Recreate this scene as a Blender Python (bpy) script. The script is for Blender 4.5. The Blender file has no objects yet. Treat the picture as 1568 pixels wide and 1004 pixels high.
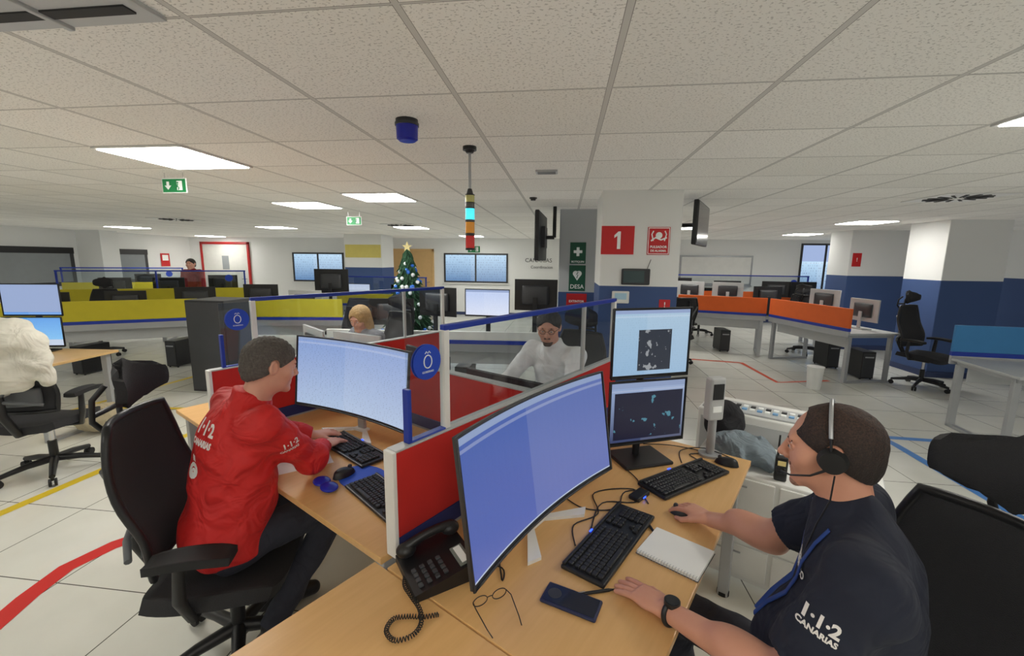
import bpy, bmesh, math, random
import numpy as np
from mathutils import Matrix, Vector, Euler
from mathutils.bvhtree import BVHTree
random.seed(7)
D2R=math.pi/180
scene=bpy.context.scene
# ------------------------------------------------------------------ materials
MATS={}
def newmat(name):
    m=bpy.data.materials.new(name); m.use_nodes=True
    nt=m.node_tree; b=nt.nodes['Principled BSDF']; return m,nt,b
def nd(nt,t,**kw):
    n=nt.nodes.new(t)
    for k,v in kw.items(): setattr(n,k,v)
    return n
def lk(nt,a,ai,b,bi): nt.links.new(a.outputs[ai],b.inputs[bi])
def mth(nt,op,a,b=None,c=None):
    n=nt.nodes.new('ShaderNodeMath'); n.operation=op
    for i,x in enumerate((a,b,c)):
        if x is None: continue
        if isinstance(x,(int,float)): n.inputs[i].default_value=x
        else: nt.links.new(x,n.inputs[i])
    return n.outputs[0]
def mixc(nt,fac,c1,c2):
    n=nt.nodes.new('ShaderNodeMix'); n.data_type='RGBA'
    for i,x in ((0,fac),(6,c1),(7,c2)):
        if isinstance(x,(int,float)): n.inputs[i].default_value=x
        elif isinstance(x,(tuple,list)): n.inputs[i].default_value=(*x[:3],1)
        else: nt.links.new(x,n.inputs[i])
    return n.outputs[2]
def lin(c):
    return tuple(((x/255)/12.92 if x/255<=.04045 else ((x/255+.055)/1.055)**2.4) for x in c)
def mat(name,rgb,rough=.5,metal=0,var=.06,scale=8,bump=0,bscale=60,emit=0,spec=.5):
    if name in MATS: return MATS[name]
    m,nt,b=newmat(name); c=lin(rgb)
    tc=nd(nt,'ShaderNodeTexCoord')
    no=nd(nt,'ShaderNodeTexNoise'); no.inputs['Scale'].default_value=scale; no.inputs['Detail'].default_value=1
    lk(nt,tc,'Object',no,0)
    col=mixc(nt,no.outputs[0],tuple(x*(1-var) for x in c),tuple(min(1,x*(1+var)) for x in c))
    nt.links.new(col,b.inputs['Base Color'])
    b.inputs['Roughness'].default_value=rough; b.inputs['Metallic'].default_value=metal
    b.inputs['Specular IOR Level'].default_value=spec
    if emit:
        nt.links.new(col,b.inputs['Emission Color']); b.inputs['Emission Strength'].default_value=emit
    if bump:
        n2=nd(nt,'ShaderNodeTexNoise'); n2.inputs['Scale'].default_value=bscale; n2.inputs['Detail'].default_value=2
        lk(nt,tc,'Object',n2,0)
        bp=nd(nt,'ShaderNodeBump'); bp.inputs['Strength'].default_value=bump; bp.inputs['Distance'].default_value=.01
        lk(nt,n2,0,bp,'Height'); lk(nt,bp,0,b,'Normal')
    MATS[name]=m; return m
def ceiling_mat():
    m,nt,b=newmat('ceiling_tiles')
    tc=nd(nt,'ShaderNodeTexCoord'); sp=nd(nt,'ShaderNodeSeparateXYZ'); lk(nt,tc,'Object',sp,0)
    def line(o,off,w):
        t=mth(nt,'FRACT',mth(nt,'MULTIPLY',mth(nt,'ADD',o,off),1/.6))
        return mth(nt,'GREATER_THAN',mth(nt,'ABSOLUTE',mth(nt,'SUBTRACT',t,.5)),.5-w/.6/2)
    X=sp.outputs[0];Y=sp.outputs[1]
    bar=mth(nt,'MAXIMUM',line(X,.453+60,.019),line(Y,-1.167+60,.007))
    shadow_line=mth(nt,'MAXIMUM',line(X,.453+60,.023),line(Y,-1.167+60,.011))  # thin shadow line beside the bars, painted into the tile colour
    n1=nd(nt,'ShaderNodeTexNoise'); n1.inputs['Scale'].default_value=95; n1.inputs['Detail'].default_value=1.5
    mp=nd(nt,'ShaderNodeMapping'); mp.inputs['Scale'].default_value=(1,1.5,1); lk(nt,tc,'Object',mp,0); lk(nt,mp,0,n1,0)
    sk=mth(nt,'GREATER_THAN',n1.outputs[0],.615)
    fx=mth(nt,'FLOOR',mth(nt,'MULTIPLY',mth(nt,'ADD',X,60.453),1/.6)); fy=mth(nt,'FLOOR',mth(nt,'MULTIPLY',mth(nt,'ADD',Y,58.833),1/.6))
    cb=nd(nt,'ShaderNodeCombineXYZ'); nt.links.new(fx,cb.inputs[0]); nt.links.new(fy,cb.inputs[1])
    wn=nd(nt,'ShaderNodeTexWhiteNoise'); lk(nt,cb,0,wn,0)
    base=mixc(nt,wn.outputs[0],lin((232,230,222)),lin((240,238,231)))
    c=mixc(nt,mth(nt,'MULTIPLY',sk,.55),base,lin((150,147,138)))
    c=mixc(nt,shadow_line,c,lin((128,126,120))); c=mixc(nt,bar,c,lin((200,198,191)))
    nt.links.new(c,b.inputs['Base Color']); b.inputs['Roughness'].default_value=.9; return m
def floor_mat():
    m,nt,b=newmat('floor_tiles')
    tc=nd(nt,'ShaderNodeTexCoord'); sp=nd(nt,'ShaderNodeSeparateXYZ'); lk(nt,tc,'Object',sp,0)
    def line(o,off,w):
        t=mth(nt,'FRACT',mth(nt,'MULTIPLY',mth(nt,'ADD',o,off),1/.6))
        return mth(nt,'GREATER_THAN',mth(nt,'ABSOLUTE',mth(nt,'SUBTRACT',t,.5)),.5-w/.6/2)
    ln=mth(nt,'MAXIMUM',line(sp.outputs[0],60.2,.006),line(sp.outputs[1],60.1,.006))
    n1=nd(nt,'ShaderNodeTexNoise'); n1.inputs['Scale'].default_value=3; n1.inputs['Detail'].default_value=5; lk(nt,tc,'Object',n1,0)
    c=mixc(nt,n1.outputs[0],lin((200,200,191)),lin((220,220,212)))
    c=mixc(nt,ln,c,lin((88,86,80)))
    nt.links.new(c,b.inputs['Base Color']); b.inputs['Roughness'].default_value=.20
    return m
def wall_mat(name,dado,wc=(234,235,233)):
    if name in MATS: return MATS[name]
    m,nt,b=newmat(name)
    tc=nd(nt,'ShaderNodeTexCoord'); sp=nd(nt,'ShaderNodeSeparateXYZ'); lk(nt,tc,'Object',sp,0)
    n1=nd(nt,'ShaderNodeTexNoise'); n1.inputs['Scale'].default_value=2; lk(nt,tc,'Object',n1,0)
    w=mixc(nt,n1.outputs[0],lin(tuple(x-5 for x in wc)),lin(wc))
    if dado: w=mixc(nt,mth(nt,'LESS_THAN',sp.outputs[2],dado),w,lin((58,82,130)))
    nt.links.new(w,b.inputs['Base Color']); b.inputs['Roughness'].default_value=.7; MATS[name]=m; return m
def wood_mat():
    m,nt,b=newmat('beech_laminate')
    tc=nd(nt,'ShaderNodeTexCoord'); mp=nd(nt,'ShaderNodeMapping'); mp.inputs['Scale'].default_value=(14,1.2,1.2)
    lk(nt,tc,'Object',mp,0)
    n1=nd(nt,'ShaderNodeTexNoise'); n1.inputs['Scale'].default_value=4; n1.inputs['Detail'].default_value=6; lk(nt,mp,0,n1,0)
    c=mixc(nt,n1.outputs[0],lin((204,158,98)),lin((222,178,120)))
    nt.links.new(c,b.inputs['Base Color']); b.inputs['Roughness'].default_value=.32; return m
def glass_mat():
    m=bpy.data.materials.new('clear_glass'); m.use_nodes=True; nt=m.node_tree; nt.nodes.clear()
    o=nd(nt,'ShaderNodeOutputMaterial'); t=nd(nt,'ShaderNodeBsdfTransparent'); g=nd(nt,'ShaderNodeBsdfGlossy'); mx=nd(nt,'ShaderNodeMixShader')
    t.inputs[0].default_value=(.88,.91,.925,1); g.inputs['Roughness'].default_value=.03
    lw=nd(nt,'ShaderNodeLayerWeight'); lw.inputs[0].default_value=.5
    f=mth(nt,'ADD',mth(nt,'MULTIPLY',mth(nt,'POWER',lw.outputs['Facing'],5),.5),.05)
    nt.links.new(f,mx.inputs[0]); lk(nt,t,0,mx,1); lk(nt,g,0,mx,2); lk(nt,mx,0,o,0); return m
def screen_mat(name,top,bot,strength=1.0,rows=60,textamt=.25,w=.8,h=.4,z0=0,dark=False,patch=None,psc=20,pth=.60):
    m,nt,b=newmat(name)
    tc=nd(nt,'ShaderNodeTexCoord'); sp=nd(nt,'ShaderNodeSeparateXYZ'); lk(nt,tc,'Object',sp,0)
    v=mth(nt,'DIVIDE',mth(nt,'SUBTRACT',sp.outputs[2],z0),h); u=mth(nt,'ADD',mth(nt,'DIVIDE',sp.outputs[0],w),.5)
    c=mixc(nt,v,lin(bot),lin(top))
    cb=nd(nt,'ShaderNodeCombineXYZ'); nt.links.new(mth(nt,'MULTIPLY',u,70),cb.inputs[0])
    nt.links.new(mth(nt,'FLOOR',mth(nt,'MULTIPLY',v,rows)),cb.inputs[1])
    n1=nd(nt,'ShaderNodeTexNoise'); n1.inputs['Scale'].default_value=1.0; n1.inputs['Detail'].default_value=2; lk(nt,cb,0,n1,0)
    tx=mth(nt,'GREATER_THAN',n1.outputs[0],.56)
    rowm=mth(nt,'GREATER_THAN',mth(nt,'FRACT',mth(nt,'MULTIPLY',v,rows)),.5)
    fac=mth(nt,'MULTIPLY',mth(nt,'MULTIPLY',tx,rowm),textamt)
    c=mixc(nt,fac,c,(.8,.85,1) if dark else (.05,.07,.2))
    pn=mth(nt,'GREATER_THAN',u,.42); c=mixc(nt,mth(nt,'MULTIPLY',pn,.06),c,(1,1,1))
    bar=mth(nt,'GREATER_THAN',v,.955); c=mixc(nt,bar,c,lin((150,168,206)))
    tb=mth(nt,'MULTIPLY',mth(nt,'GREATER_THAN',v,.90),mth(nt,'LESS_THAN',v,.925)); c=mixc(nt,mth(nt,'MULTIPLY',tb,.25),c,lin((225,232,245)))
    bar2=mth(nt,'LESS_THAN',v,.045); c=mixc(nt,bar2,c,lin((195,208,228)))
    if patch:
        u0,u1,v0,v1,pc1,pc2=patch
        msk=mth(nt,'MULTIPLY',mth(nt,'MULTIPLY',mth(nt,'GREATER_THAN',u,u0),mth(nt,'LESS_THAN',u,u1)),mth(nt,'MULTIPLY',mth(nt,'GREATER_THAN',v,v0),mth(nt,'LESS_THAN',v,v1)))
        n2=nd(nt,'ShaderNodeTexNoise'); n2.inputs['Scale'].default_value=psc; n2.inputs['Detail'].default_value=5; lk(nt,tc,'Object',n2,0)
        pc=mixc(nt,mth(nt,'GREATER_THAN',n2.outputs[0],pth),lin(pc1),lin(pc2)); c=mixc(nt,msk,c,pc)
    b.inputs['Base Color'].default_value=(.01,.01,.01,1); b.inputs['Roughness'].default_value=.3
    nt.links.new(c,b.inputs['Emission Color']); b.inputs['Emission Strength'].default_value=strength
    return m
def fabric(name,rgb,bump=.5,fold=9,rough=.85):
    if name in MATS: return MATS[name]
    m,nt,b=newmat(name); c=lin(rgb)
    tc=nd(nt,'ShaderNodeTexCoord')
    n1=nd(nt,'ShaderNodeTexNoise'); n1.inputs['Scale'].default_value=fold; n1.inputs['Detail'].default_value=2; n1.inputs['Distortion'].default_value=1.6; lk(nt,tc,'Object',n1,0)
    col=mixc(nt,n1.outputs[0],tuple(x*.86 for x in c),tuple(min(1,x*1.12) for x in c)); nt.links.new(col,b.inputs['Base Color'])
    b.inputs['Roughness'].default_value=rough
    bp=nd(nt,'ShaderNodeBump'); bp.inputs['Strength'].default_value=bump; bp.inputs['Distance'].default_value=.05
    lk(nt,n1,0,bp,'Height'); lk(nt,bp,0,b,'Normal'); MATS[name]=m; return m
def skin(name,rgb):
    m,nt,b=newmat(name); c=lin(rgb)
    tc=nd(nt,'ShaderNodeTexCoord'); n1=nd(nt,'ShaderNodeTexNoise'); n1.inputs['Scale'].default_value=18; n1.inputs['Detail'].default_value=3; lk(nt,tc,'Object',n1,0)
    col=mixc(nt,n1.outputs[0],(c[0]*.92,c[1]*.80,c[2]*.78),(c[0]*1.06,c[1]*1.06,c[2]*1.06)); nt.links.new(col,b.inputs['Base Color'])
    b.inputs['Roughness'].default_value=.48
    return m
def thin_hair(name,hair,sk,z0,z1):
    """short clipped hair, slightly thinner towards the crown"""
    m,nt,b=newmat(name); tc=nd(nt,'ShaderNodeTexCoord'); sp=nd(nt,'ShaderNodeSeparateXYZ'); lk(nt,tc,'Object',sp,0)
    n1=nd(nt,'ShaderNodeTexNoise'); n1.inputs['Scale'].default_value=260; n1.inputs['Detail'].default_value=2; lk(nt,tc,'Object',n1,0)
    t=mth(nt,'DIVIDE',mth(nt,'SUBTRACT',sp.outputs[2],z0),z1-z0)
    f=mth(nt,'MINIMUM',mth(nt,'MAXIMUM',mth(nt,'ADD',mth(nt,'MULTIPLY',t,.12),mth(nt,'MULTIPLY',mth(nt,'SUBTRACT',n1.outputs[0],.5),.5)),0),.30)
    c=mixc(nt,f,lin(hair),lin(sk)); nt.links.new(c,b.inputs['Base Color']); b.inputs['Roughness'].default_value=.75
    bp=nd(nt,'ShaderNodeBump'); bp.inputs['Strength'].default_value=.5; bp.inputs['Distance'].default_value=.006; lk(nt,n1,0,bp,'Height'); lk(nt,bp,0,b,'Normal'); return m
WHITE=mat('white_plastic',(226,226,222),.4); BLACK=mat('black_plastic',(22,22,24),.42,var=.1); DGREY=mat('dark_grey_plastic',(52,53,56),.45)
SILVER=mat('silver_painted_metal',(168,170,172),.35,.4); CHROME=mat('chrome',(210,210,212),.15,1); LGREY=mat('light_grey_laminate',(180,182,182),.4)
BLUE=mat('blue_trim',(24,54,158),.4); RED=mat('red_partition_fabric',(194,34,28),.85,bump=.1,bscale=300,var=.1); YEL=mat('yellow_partition',(200,186,40),.7); ORA=mat('orange_partition',(224,100,34),.7); LBL=mat('light_blue_partition',(58,126,182),.7)
NAVYP=mat('navy_partition',(30,40,98),.7)
GLASS=glass_mat(); WOOD=wood_mat(); CHMESH=mat('chair_mesh_fabric',(36,36,39),.8,bump=.4,bscale=420); CHGREY=mat('chair_grey_plastic',(96,99,102),.5)
KEY=mat('key_black',(30,30,32),.45); RUBBER=mat('rubber_black',(21,21,22),.7); BLUELED=mat('blue_led',(30,60,255),.4,emit=6)
WINDARK=mat('window_frame_dark',(52,52,54),.5)
SKIN_R=skin('skin_tan',(206,152,126)); SKIN_L=skin('skin_light',(214,164,142))
# ------------------------------------------------------------------ mesh builder
def frame(d,up=(0,0,1)):
    d=Vector(d).normalized(); up=Vector(up)
    if abs(d.dot(up))>.99: up=Vector((0,1,0))
    x=up.cross(d).normalized(); y=d.cross(x); return Matrix((x,y,d)).transposed()
def rbox(size,bev,seg=2):
    bm=bmesh.new(); bmesh.ops.create_cube(bm,size=1)
    for v in bm.verts: v.co=Vector((v.co.x*size[0],v.co.y*size[1],v.co.z*size[2]))
    if bev>0: bmesh.ops.bevel(bm,geom=bm.edges[:],offset=min(bev,min(size)*.49),segments=seg,affect='EDGES',profile=.5)
    bm.verts.index_update(); v=[tuple(x.co) for x in bm.verts]; f=[[q.index for q in p.verts] for p in bm.faces]; bm.free(); return v,f
class B:
    def __init__(s,name,loc=(0,0,0),rz=0,parent=None):
        s.n=name;s.loc=Vector(loc) if len(loc)==3 else Vector((*loc,0));s.rz=rz;s.v=[];s.f=[];s.m=[];s.sm=[];s.mats=[];s.parent=parent
    def mi(s,m):
        if m not in s.mats: s.mats.append(m)
        return s.mats.index(m)
    def add(s,v,f,m,smooth=False,M=None):
        o=len(s.v); i=s.mi(m)
        if M is not None: v=[tuple(M@Vector(p)) for p in v]
        s.v.extend([tuple(p) for p in v]); s.f.extend([[o+k for k in q] for q in f]); s.m.extend([i]*len(f)); s.sm.extend([smooth]*len(f)); return s
    def box(s,c,size,m,rot=(0,0,0),bev=.004,seg=2):
        v,f=rbox(size,bev,seg); M=Matrix.Translation(Vector(c))@Euler([r*D2R for r in rot]).to_matrix().to_4x4()
        return s.add(v,f,m,False,M)
    def b2(s,lo,hi,m,bev=.004): 
        return s.box([(lo[i]+hi[i])/2 for i in range(3)],[abs(hi[i]-lo[i]) for i in range(3)],m,bev=bev)
    def cyl(s,p0,p1,r,m,r2=None,seg=20,smooth=True):
        r2=r if r2 is None else r2; p0=Vector(p0);p1=Vector(p1); Fm=frame(p1-p0)
        v=[];n=seg
        for p,rr in ((p0,r),(p1,r2)):
            for i in range(n):
                a=2*math.pi*i/n; v.append(tuple(p+Fm@Vector((rr*math.cos(a),rr*math.sin(a),0))))
        s.add(v,[[i,(i+1)%n,n+(i+1)%n,n+i] for i in range(n)],m,smooth)
        return s.add(v,[list(range(n))[::-1],list(range(n,2*n))],m,False)
    def sph(s,c,r,m,seg=20,rings=12,rot=(0,0,0)):
        if isinstance(r,(int,float)): r=(r,r,r)
        E=Euler([q*D2R for q in rot]).to_matrix(); v=[];f=[]
        for j in range(rings+1):
            th=math.pi*j/rings
            for i in range(seg):
                ph=2*math.pi*i/seg
                v.append(tuple(Vector(c)+E@Vector((r[0]*math.sin(th)*math.cos(ph),r[1]*math.sin(th)*math.sin(ph),r[2]*math.cos(th)))))
        for j in range(rings):
            for i in range(seg):
                f.append([j*seg+i,(j+1)*seg+i,(j+1)*seg+(i+1)%seg,j*seg+(i+1)%seg])
        return s.add(v,f,m,True)
    def tube(s,pts,r,m,seg=10,closed=False,flat=1.0):
        P=[Vector(p) for p in pts];n=len(P);v=[];f=[];up=Vector((0,0,1)); prev=None
        for i in range(n):
            t=(P[(i+1)%n]-P[i-1]) if (closed or 0<i<n-1) else (P[1]-P[0] if i==0 else P[-1]-P[-2])
            t.normalize()
            if prev is None: x=up.cross(t); x=x if x.length>.1 else Vector((1,0,0)).cross(t)
            else: x=prev-t*prev.dot(t)
            x.normalize(); prev=x; y=t.cross(x); rr=r[i] if isinstance(r,(list,tuple)) else r
            for k in range(seg):
                a=2*math.pi*k/seg; v.append(tuple(P[i]+x*rr*math.cos(a)+y*rr*flat*math.sin(a)))
        for i in range(n if closed else n-1):
            for k in range(seg):
                a=i*seg+k;b_=i*seg+(k+1)%seg;c=((i+1)%n)*seg+(k+1)%seg;d=((i+1)%n)*seg+k; f.append([a,b_,c,d])
        s.add(v,f,m,True)
        if not closed: s.add(v,[list(range(seg))[::-1],list(range((n-1)*seg,n*seg))],m)
        return s
    def sheet(s,fn,nu,nv,th,m,smooth=True,m2=None):
        P=[[Vector(fn(i/nu,j/nv)) for j in range(nv+1)] for i in range(nu+1)]
        W=nv+1; Nn=[[None]*W for _ in range(nu+1)]
        for i in range(nu+1):
            for j in range(W):
                a=P[min(i+1,nu)][j]-P[max(i-1,0)][j]; b_=P[i][min(j+1,nv)]-P[i][max(j-1,0)]
                k=a.cross(b_); Nn[i][j]=k.normalized() if k.length>1e-9 else Vector((0,0,1))
        A=[tuple(P[i][j]) for i in range(nu+1) for j in range(W)]
        Bk=[tuple(P[i][j]-Nn[i][j]*th) for i in range(nu+1) for j in range(W)]; o=len(A)
        ff=[];fb=[];fe=[]
        for i in range(nu):
            for j in range(nv):
                q=[i*W+j,(i+1)*W+j,(i+1)*W+j+1,i*W+j+1]; ff.append(q); fb.append([o+x for x in q[::-1]])
        bd=[i*W for i in range(nu+1)]+[nu*W+j for j in range(1,W)]+[i*W+nv for i in range(nu-1,-1,-1)]+[j for j in range(nv-1,0,-1)]
        for k in range(len(bd)):
            a=bd[k];b_=bd[(k+1)%len(bd)]; fe.append([b_,a,o+a,o+b_])
        base=len(s.v); s.v.extend(A+Bk); i1=s.mi(m); i2=s.mi(m2 or m)
        for q in ff: s.f.append([base+x for x in q]);s.m.append(i1);s.sm.append(smooth)
        for q in fb: s.f.append([base+x for x in q]);s.m.append(i2);s.sm.append(smooth)
        for q in fe: s.f.append([base+x for x in q]);s.m.append(i2);s.sm.append(False)
        return s
    def prism(s,poly,z0,z1,m):
        n=len(poly); v=[(*p,z0) for p in poly]+[(*p,z1) for p in poly]
        return s.add(v,[list(range(n))[::-1],list(range(n,2*n))]+[[i,(i+1)%n,n+(i+1)%n,n+i] for i in range(n)],m)
    def text(s,txt,size,M,m,ex=.001,bvh=None,sub=0,bold=0):
        v,f=textmesh(txt,size,ex,sub,bold)
        if bvh:
            out=[]; d=M.to_3x3()@Vector((0,0,-1)); d.normalize()
            for p in v:
                q=M@Vector((p[0],p[1],0)); h=bvh.ray_cast(q,d,1)
                out.append(tuple(h[0]-d*(.0025+p[2])) if h[0] else tuple(q))
            return s.add(out,f,m)
        return s.add(v,f,m,False,M)
    def done(s):
        me=bpy.data.meshes.new(s.n); me.from_pydata(s.v,[],s.f)
        for m in s.mats: me.materials.append(m)
        me.polygons.foreach_set('material_index',s.m); me.polygons.foreach_set('use_smooth',s.sm); me.update()
        o=bpy.data.objects.new(s.n,me); bpy.context.collection.objects.link(o); o.location=s.loc; o.rotation_euler=(0,0,s.rz*D2R)
        if s.parent: o.parent=s.parent
        return o
def textmesh(txt,size,ex,sub=0,bold=0):
    cu=bpy.data.curves.new('t','FONT'); cu.body=txt; cu.size=size; cu.extrude=ex; cu.align_x='CENTER'; cu.align_y='CENTER'; cu.offset=bold; cu.resolution_u=3
    o=bpy.data.objects.new('t',cu); bpy.context.collection.objects.link(o); dg=bpy.context.evaluated_depsgraph_get(); dg.update()
    me=bpy.data.meshes.new_from_object(o.evaluated_get(dg)); bpy.data.objects.remove(o); 
    bm=bmesh.new(); bm.from_mesh(me)
    if sub: 
        bmesh.ops.triangulate(bm,faces=bm.faces); bmesh.ops.subdivide_edges(bm,edges=bm.edges,cuts=sub,use_grid_fill=True)
    bm.verts.index_update(); v=[tuple(x.co) for x in bm.verts]; f=[[q.index for q in p.verts] for p in bm.faces]; bm.free(); bpy.data.meshes.remove(me); return v,f
def TM(loc,xd,yd):
    x=Vector(xd).normalized(); y=Vector(yd).normalized(); z=x.cross(y); M=Matrix((x,y,z)).transposed().to_4x4(); M.translation=Vector(loc); return M
def CL(b,a,z=0): return Vector((.5*a+.8660254*b,.8660254*a-.5*b,z))
# ------------------------------------------------------------------ SDF bodies
def surfnet(fn,lo,hi,h):
    n=[int(math.ceil((hi[i]-lo[i])/h))+2 for i in range(3)]
    ax=[(lo[i]+h*np.arange(n[i])).astype(np.float32) for i in range(3)]
    P=np.stack(np.meshgrid(*ax,indexing='ij'),-1).reshape(-1,3); V=fn(P).reshape(n); V=np.where(V==0,1e-6,V); S=V<0
    c=tuple(x-1 for x in n); cnt=np.zeros(c,np.float32); acc=np.zeros(c+(3,),np.float32)
    for a in range(3):
        o1,o2=[(x) for x in range(3) if x!=a]
        for i in (0,1):
            for j in (0,1):
                off=[0,0,0];off[o1]=i;off[o2]=j; off2=list(off);off2[a]=1
                s0=tuple(slice(off[k],off[k]+c[k]) for k in range(3)); s1=tuple(slice(off2[k],off2[k]+c[k]) for k in range(3))
                A=V[s0];Bv=V[s1]; mk=(A<0)!=(Bv<0); t=A[mk]/(A[mk]-Bv[mk]); pos=np.zeros((len(t),3),np.float32)+np.array(off,np.float32); pos[:,a]+=t
                acc[mk]+=pos; cnt[mk]+=1
    mask=cnt>0; idx=-np.ones(c,np.int64); idx[mask]=np.arange(mask.sum())
    ci=np.argwhere(mask); vv=np.array(lo)+h*(ci+acc[mask]/cnt[mask][:,None])
    F=[]
    for a in range(3):
        e1,e2=(a+1)%3,(a+2)%3
        r=[slice(1,n[k]-1) for k in range(3)]; r[a]=slice(0,n[a]-1); r2=list(r); r2[a]=slice(1,n[a])
        A=S[tuple(r)];Bv=S[tuple(r2)]; g=np.argwhere(A!=Bv)
        if len(g)==0: continue
        st=A[A!=Bv]; base=np.array([1,1,1]); base[a]=0; g=g+base
        def cell(d1,d2):
            q=g.copy(); q[:,e1]-=d1; q[:,e2]-=d2; return idx[q[:,0],q[:,1],q[:,2]]
        Q=np.stack([cell(0,0),cell(1,0),cell(1,1),cell(0,1)],1); Q[~st]=Q[~st][:,::-1]; F.append(Q)
    return vv,np.concatenate(F)
def smin(a,b,k):
    if k<=0: return np.minimum(a,b)
    h=np.maximum(k-np.abs(a-b),0)/k; return np.minimum(a,b)-h*h*k*.25
def cap(a,b,r1,r2,k=.03,cut=0,neg=0):
    a=np.array(a,np.float32);b=np.array(b,np.float32); ba=b-a; L=float(ba@ba)+1e-9
    def f(P):
        pa=P-a; t=np.clip((pa@ba)/L,0,1); q=pa-t[:,None]*ba; d=np.sqrt((q*q).sum(1))-(r1+(r2-r1)*t)
        if cut: d=np.maximum(d,((P-b)@ba)/math.sqrt(L))
        return d
    R=max(r1,r2); return (f,np.minimum(a,b)-R,np.maximum(a,b)+R,k,neg)
def ell(c,r,M=None,k=.03,neg=0):
    c=np.array(c,np.float32);r=np.array(r,np.float32); M=np.eye(3,dtype=np.float32) if M is None else np.array(M,np.float32)
    def f(P):
        q=(P-c)@M.T; k0=np.sqrt(((q/r)**2).sum(1)); k1=np.sqrt(((q/(r*r))**2).sum(1))+1e-9; return k0*(k0-1)/k1
    R=float(r.max()); return (f,c-R,c+R,k,neg)
def half(n,d):
    n=np.array(n,np.float32)
    def f(P): return P@n-d
    return (f,None,None,0,2)
def ev(ops,post=None):
    def fn(P):
        d=None
        for f,lo,hi,k,neg in ops:
            x=f(P)
            if neg==2: d=np.maximum(d,x); continue
            if d is None: d=x
            elif neg: d=-smin(-d,x,k)
            else: d=smin(d,x,k)
        if post is not None: d=post(P,d)
        return d
    return fn
def sdfmesh(ops,h,post=None,pad=.02):
    lo=np.min([o[1] for o in ops if o[1] is not None and not o[4]],axis=0)-pad; hi=np.max([o[2] for o in ops if o[2] is not None and not o[4]],axis=0)+pad
    return surfnet(ev(ops,post),lo,hi,h)
def wr(amp,fr,seed=0):
    def post(P,d):
        x,y,z=P[:,0],P[:,1],P[:,2]
        w=np.sin(fr*(.8*x+.5*z)+2.1*np.sin(fr*.45*y+seed)+seed)+.7*np.sin(fr*1.7*(z*.8-.5*y)+1.7*np.sin(fr*.7*x)+2*seed)
        w2=1-np.abs(np.sin(fr*.9*(z+.35*x-.2*y)+1.5*np.sin(fr*.35*(x+y)+seed)))**.6
        return d+amp*w-amp*1.1*w2
    return post
def mesh_obj(name,vf,mats,parent,M=None):
    v,f=vf
    if M is not None: v=v@np.array(M.to_3x3()).T+np.array(M.translation)
    me=bpy.data.meshes.new(name); me.from_pydata(v.tolist(),[],f.tolist())
    for m in mats: me.materials.append(m)
    me.polygons.foreach_set('use_smooth',[True]*len(f))
    me.update(); o=bpy.data.objects.new(name,me); bpy.context.collection.objects.link(o); o.parent=parent
    return o
def head_ops():
    o=[ell((0,-.014,.028),(.077,.097,.086)),ell((0,.018,-.025),(.062,.074,.088),k=.03),ell((0,.03,-.075),(.05,.052,.036),k=.03),
       cap((-.012,.078,-.098),(.012,.078,-.098),.016,.016,k=.02),
       cap((-.036,.079,.026),(.036,.079,.026),.011,.011,k=.016),
       cap((-.048,.055,-.022),(-.04,.062,-.03),.02,.02,k=.03),cap((.048,.055,-.022),(.04,.062,-.03),.02,.02,k=.03)]
    for s in (-1,1): o.append(ell((s*.031,.098,.004),(.018,.02,.013),k=.012,neg=1))
    for s in (-1,1): o.append(ell((s*.031,.077,.003),(.0145,.0135,.0125),k=.003))
    o+=[cap((0,.088,.016),(0,.111,-.026),.007,.0115,k=.010),cap((-.013,.099,-.032),(.013,.099,-.032),.008,.008,k=.007),
        cap((-.019,.085,-.060),(.019,.085,-.060),.0065,.0065,k=.006),cap((-.016,.084,-.071),(.016,.084,-.071),.0075,.0075,k=.006),
        cap((0,.087,-.045),(0,.087,-.055),.008,.008,k=.012)]
    o.append(cap((-.021,.099,-.0655),(.021,.099,-.0655),.0035,.0035,k=.004,neg=1))
    for s in (-1,1):
        o.append(ell((s*.079,-.012,-.002),(.011,.021,.033),M=[[1,s*.25,0],[-s*.25,1,.15],[0,-.15,1]],k=.006)); o.append(ell((s*.088,-.006,.0),(.007,.012,.02),k=.004,neg=1))
    return o
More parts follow.
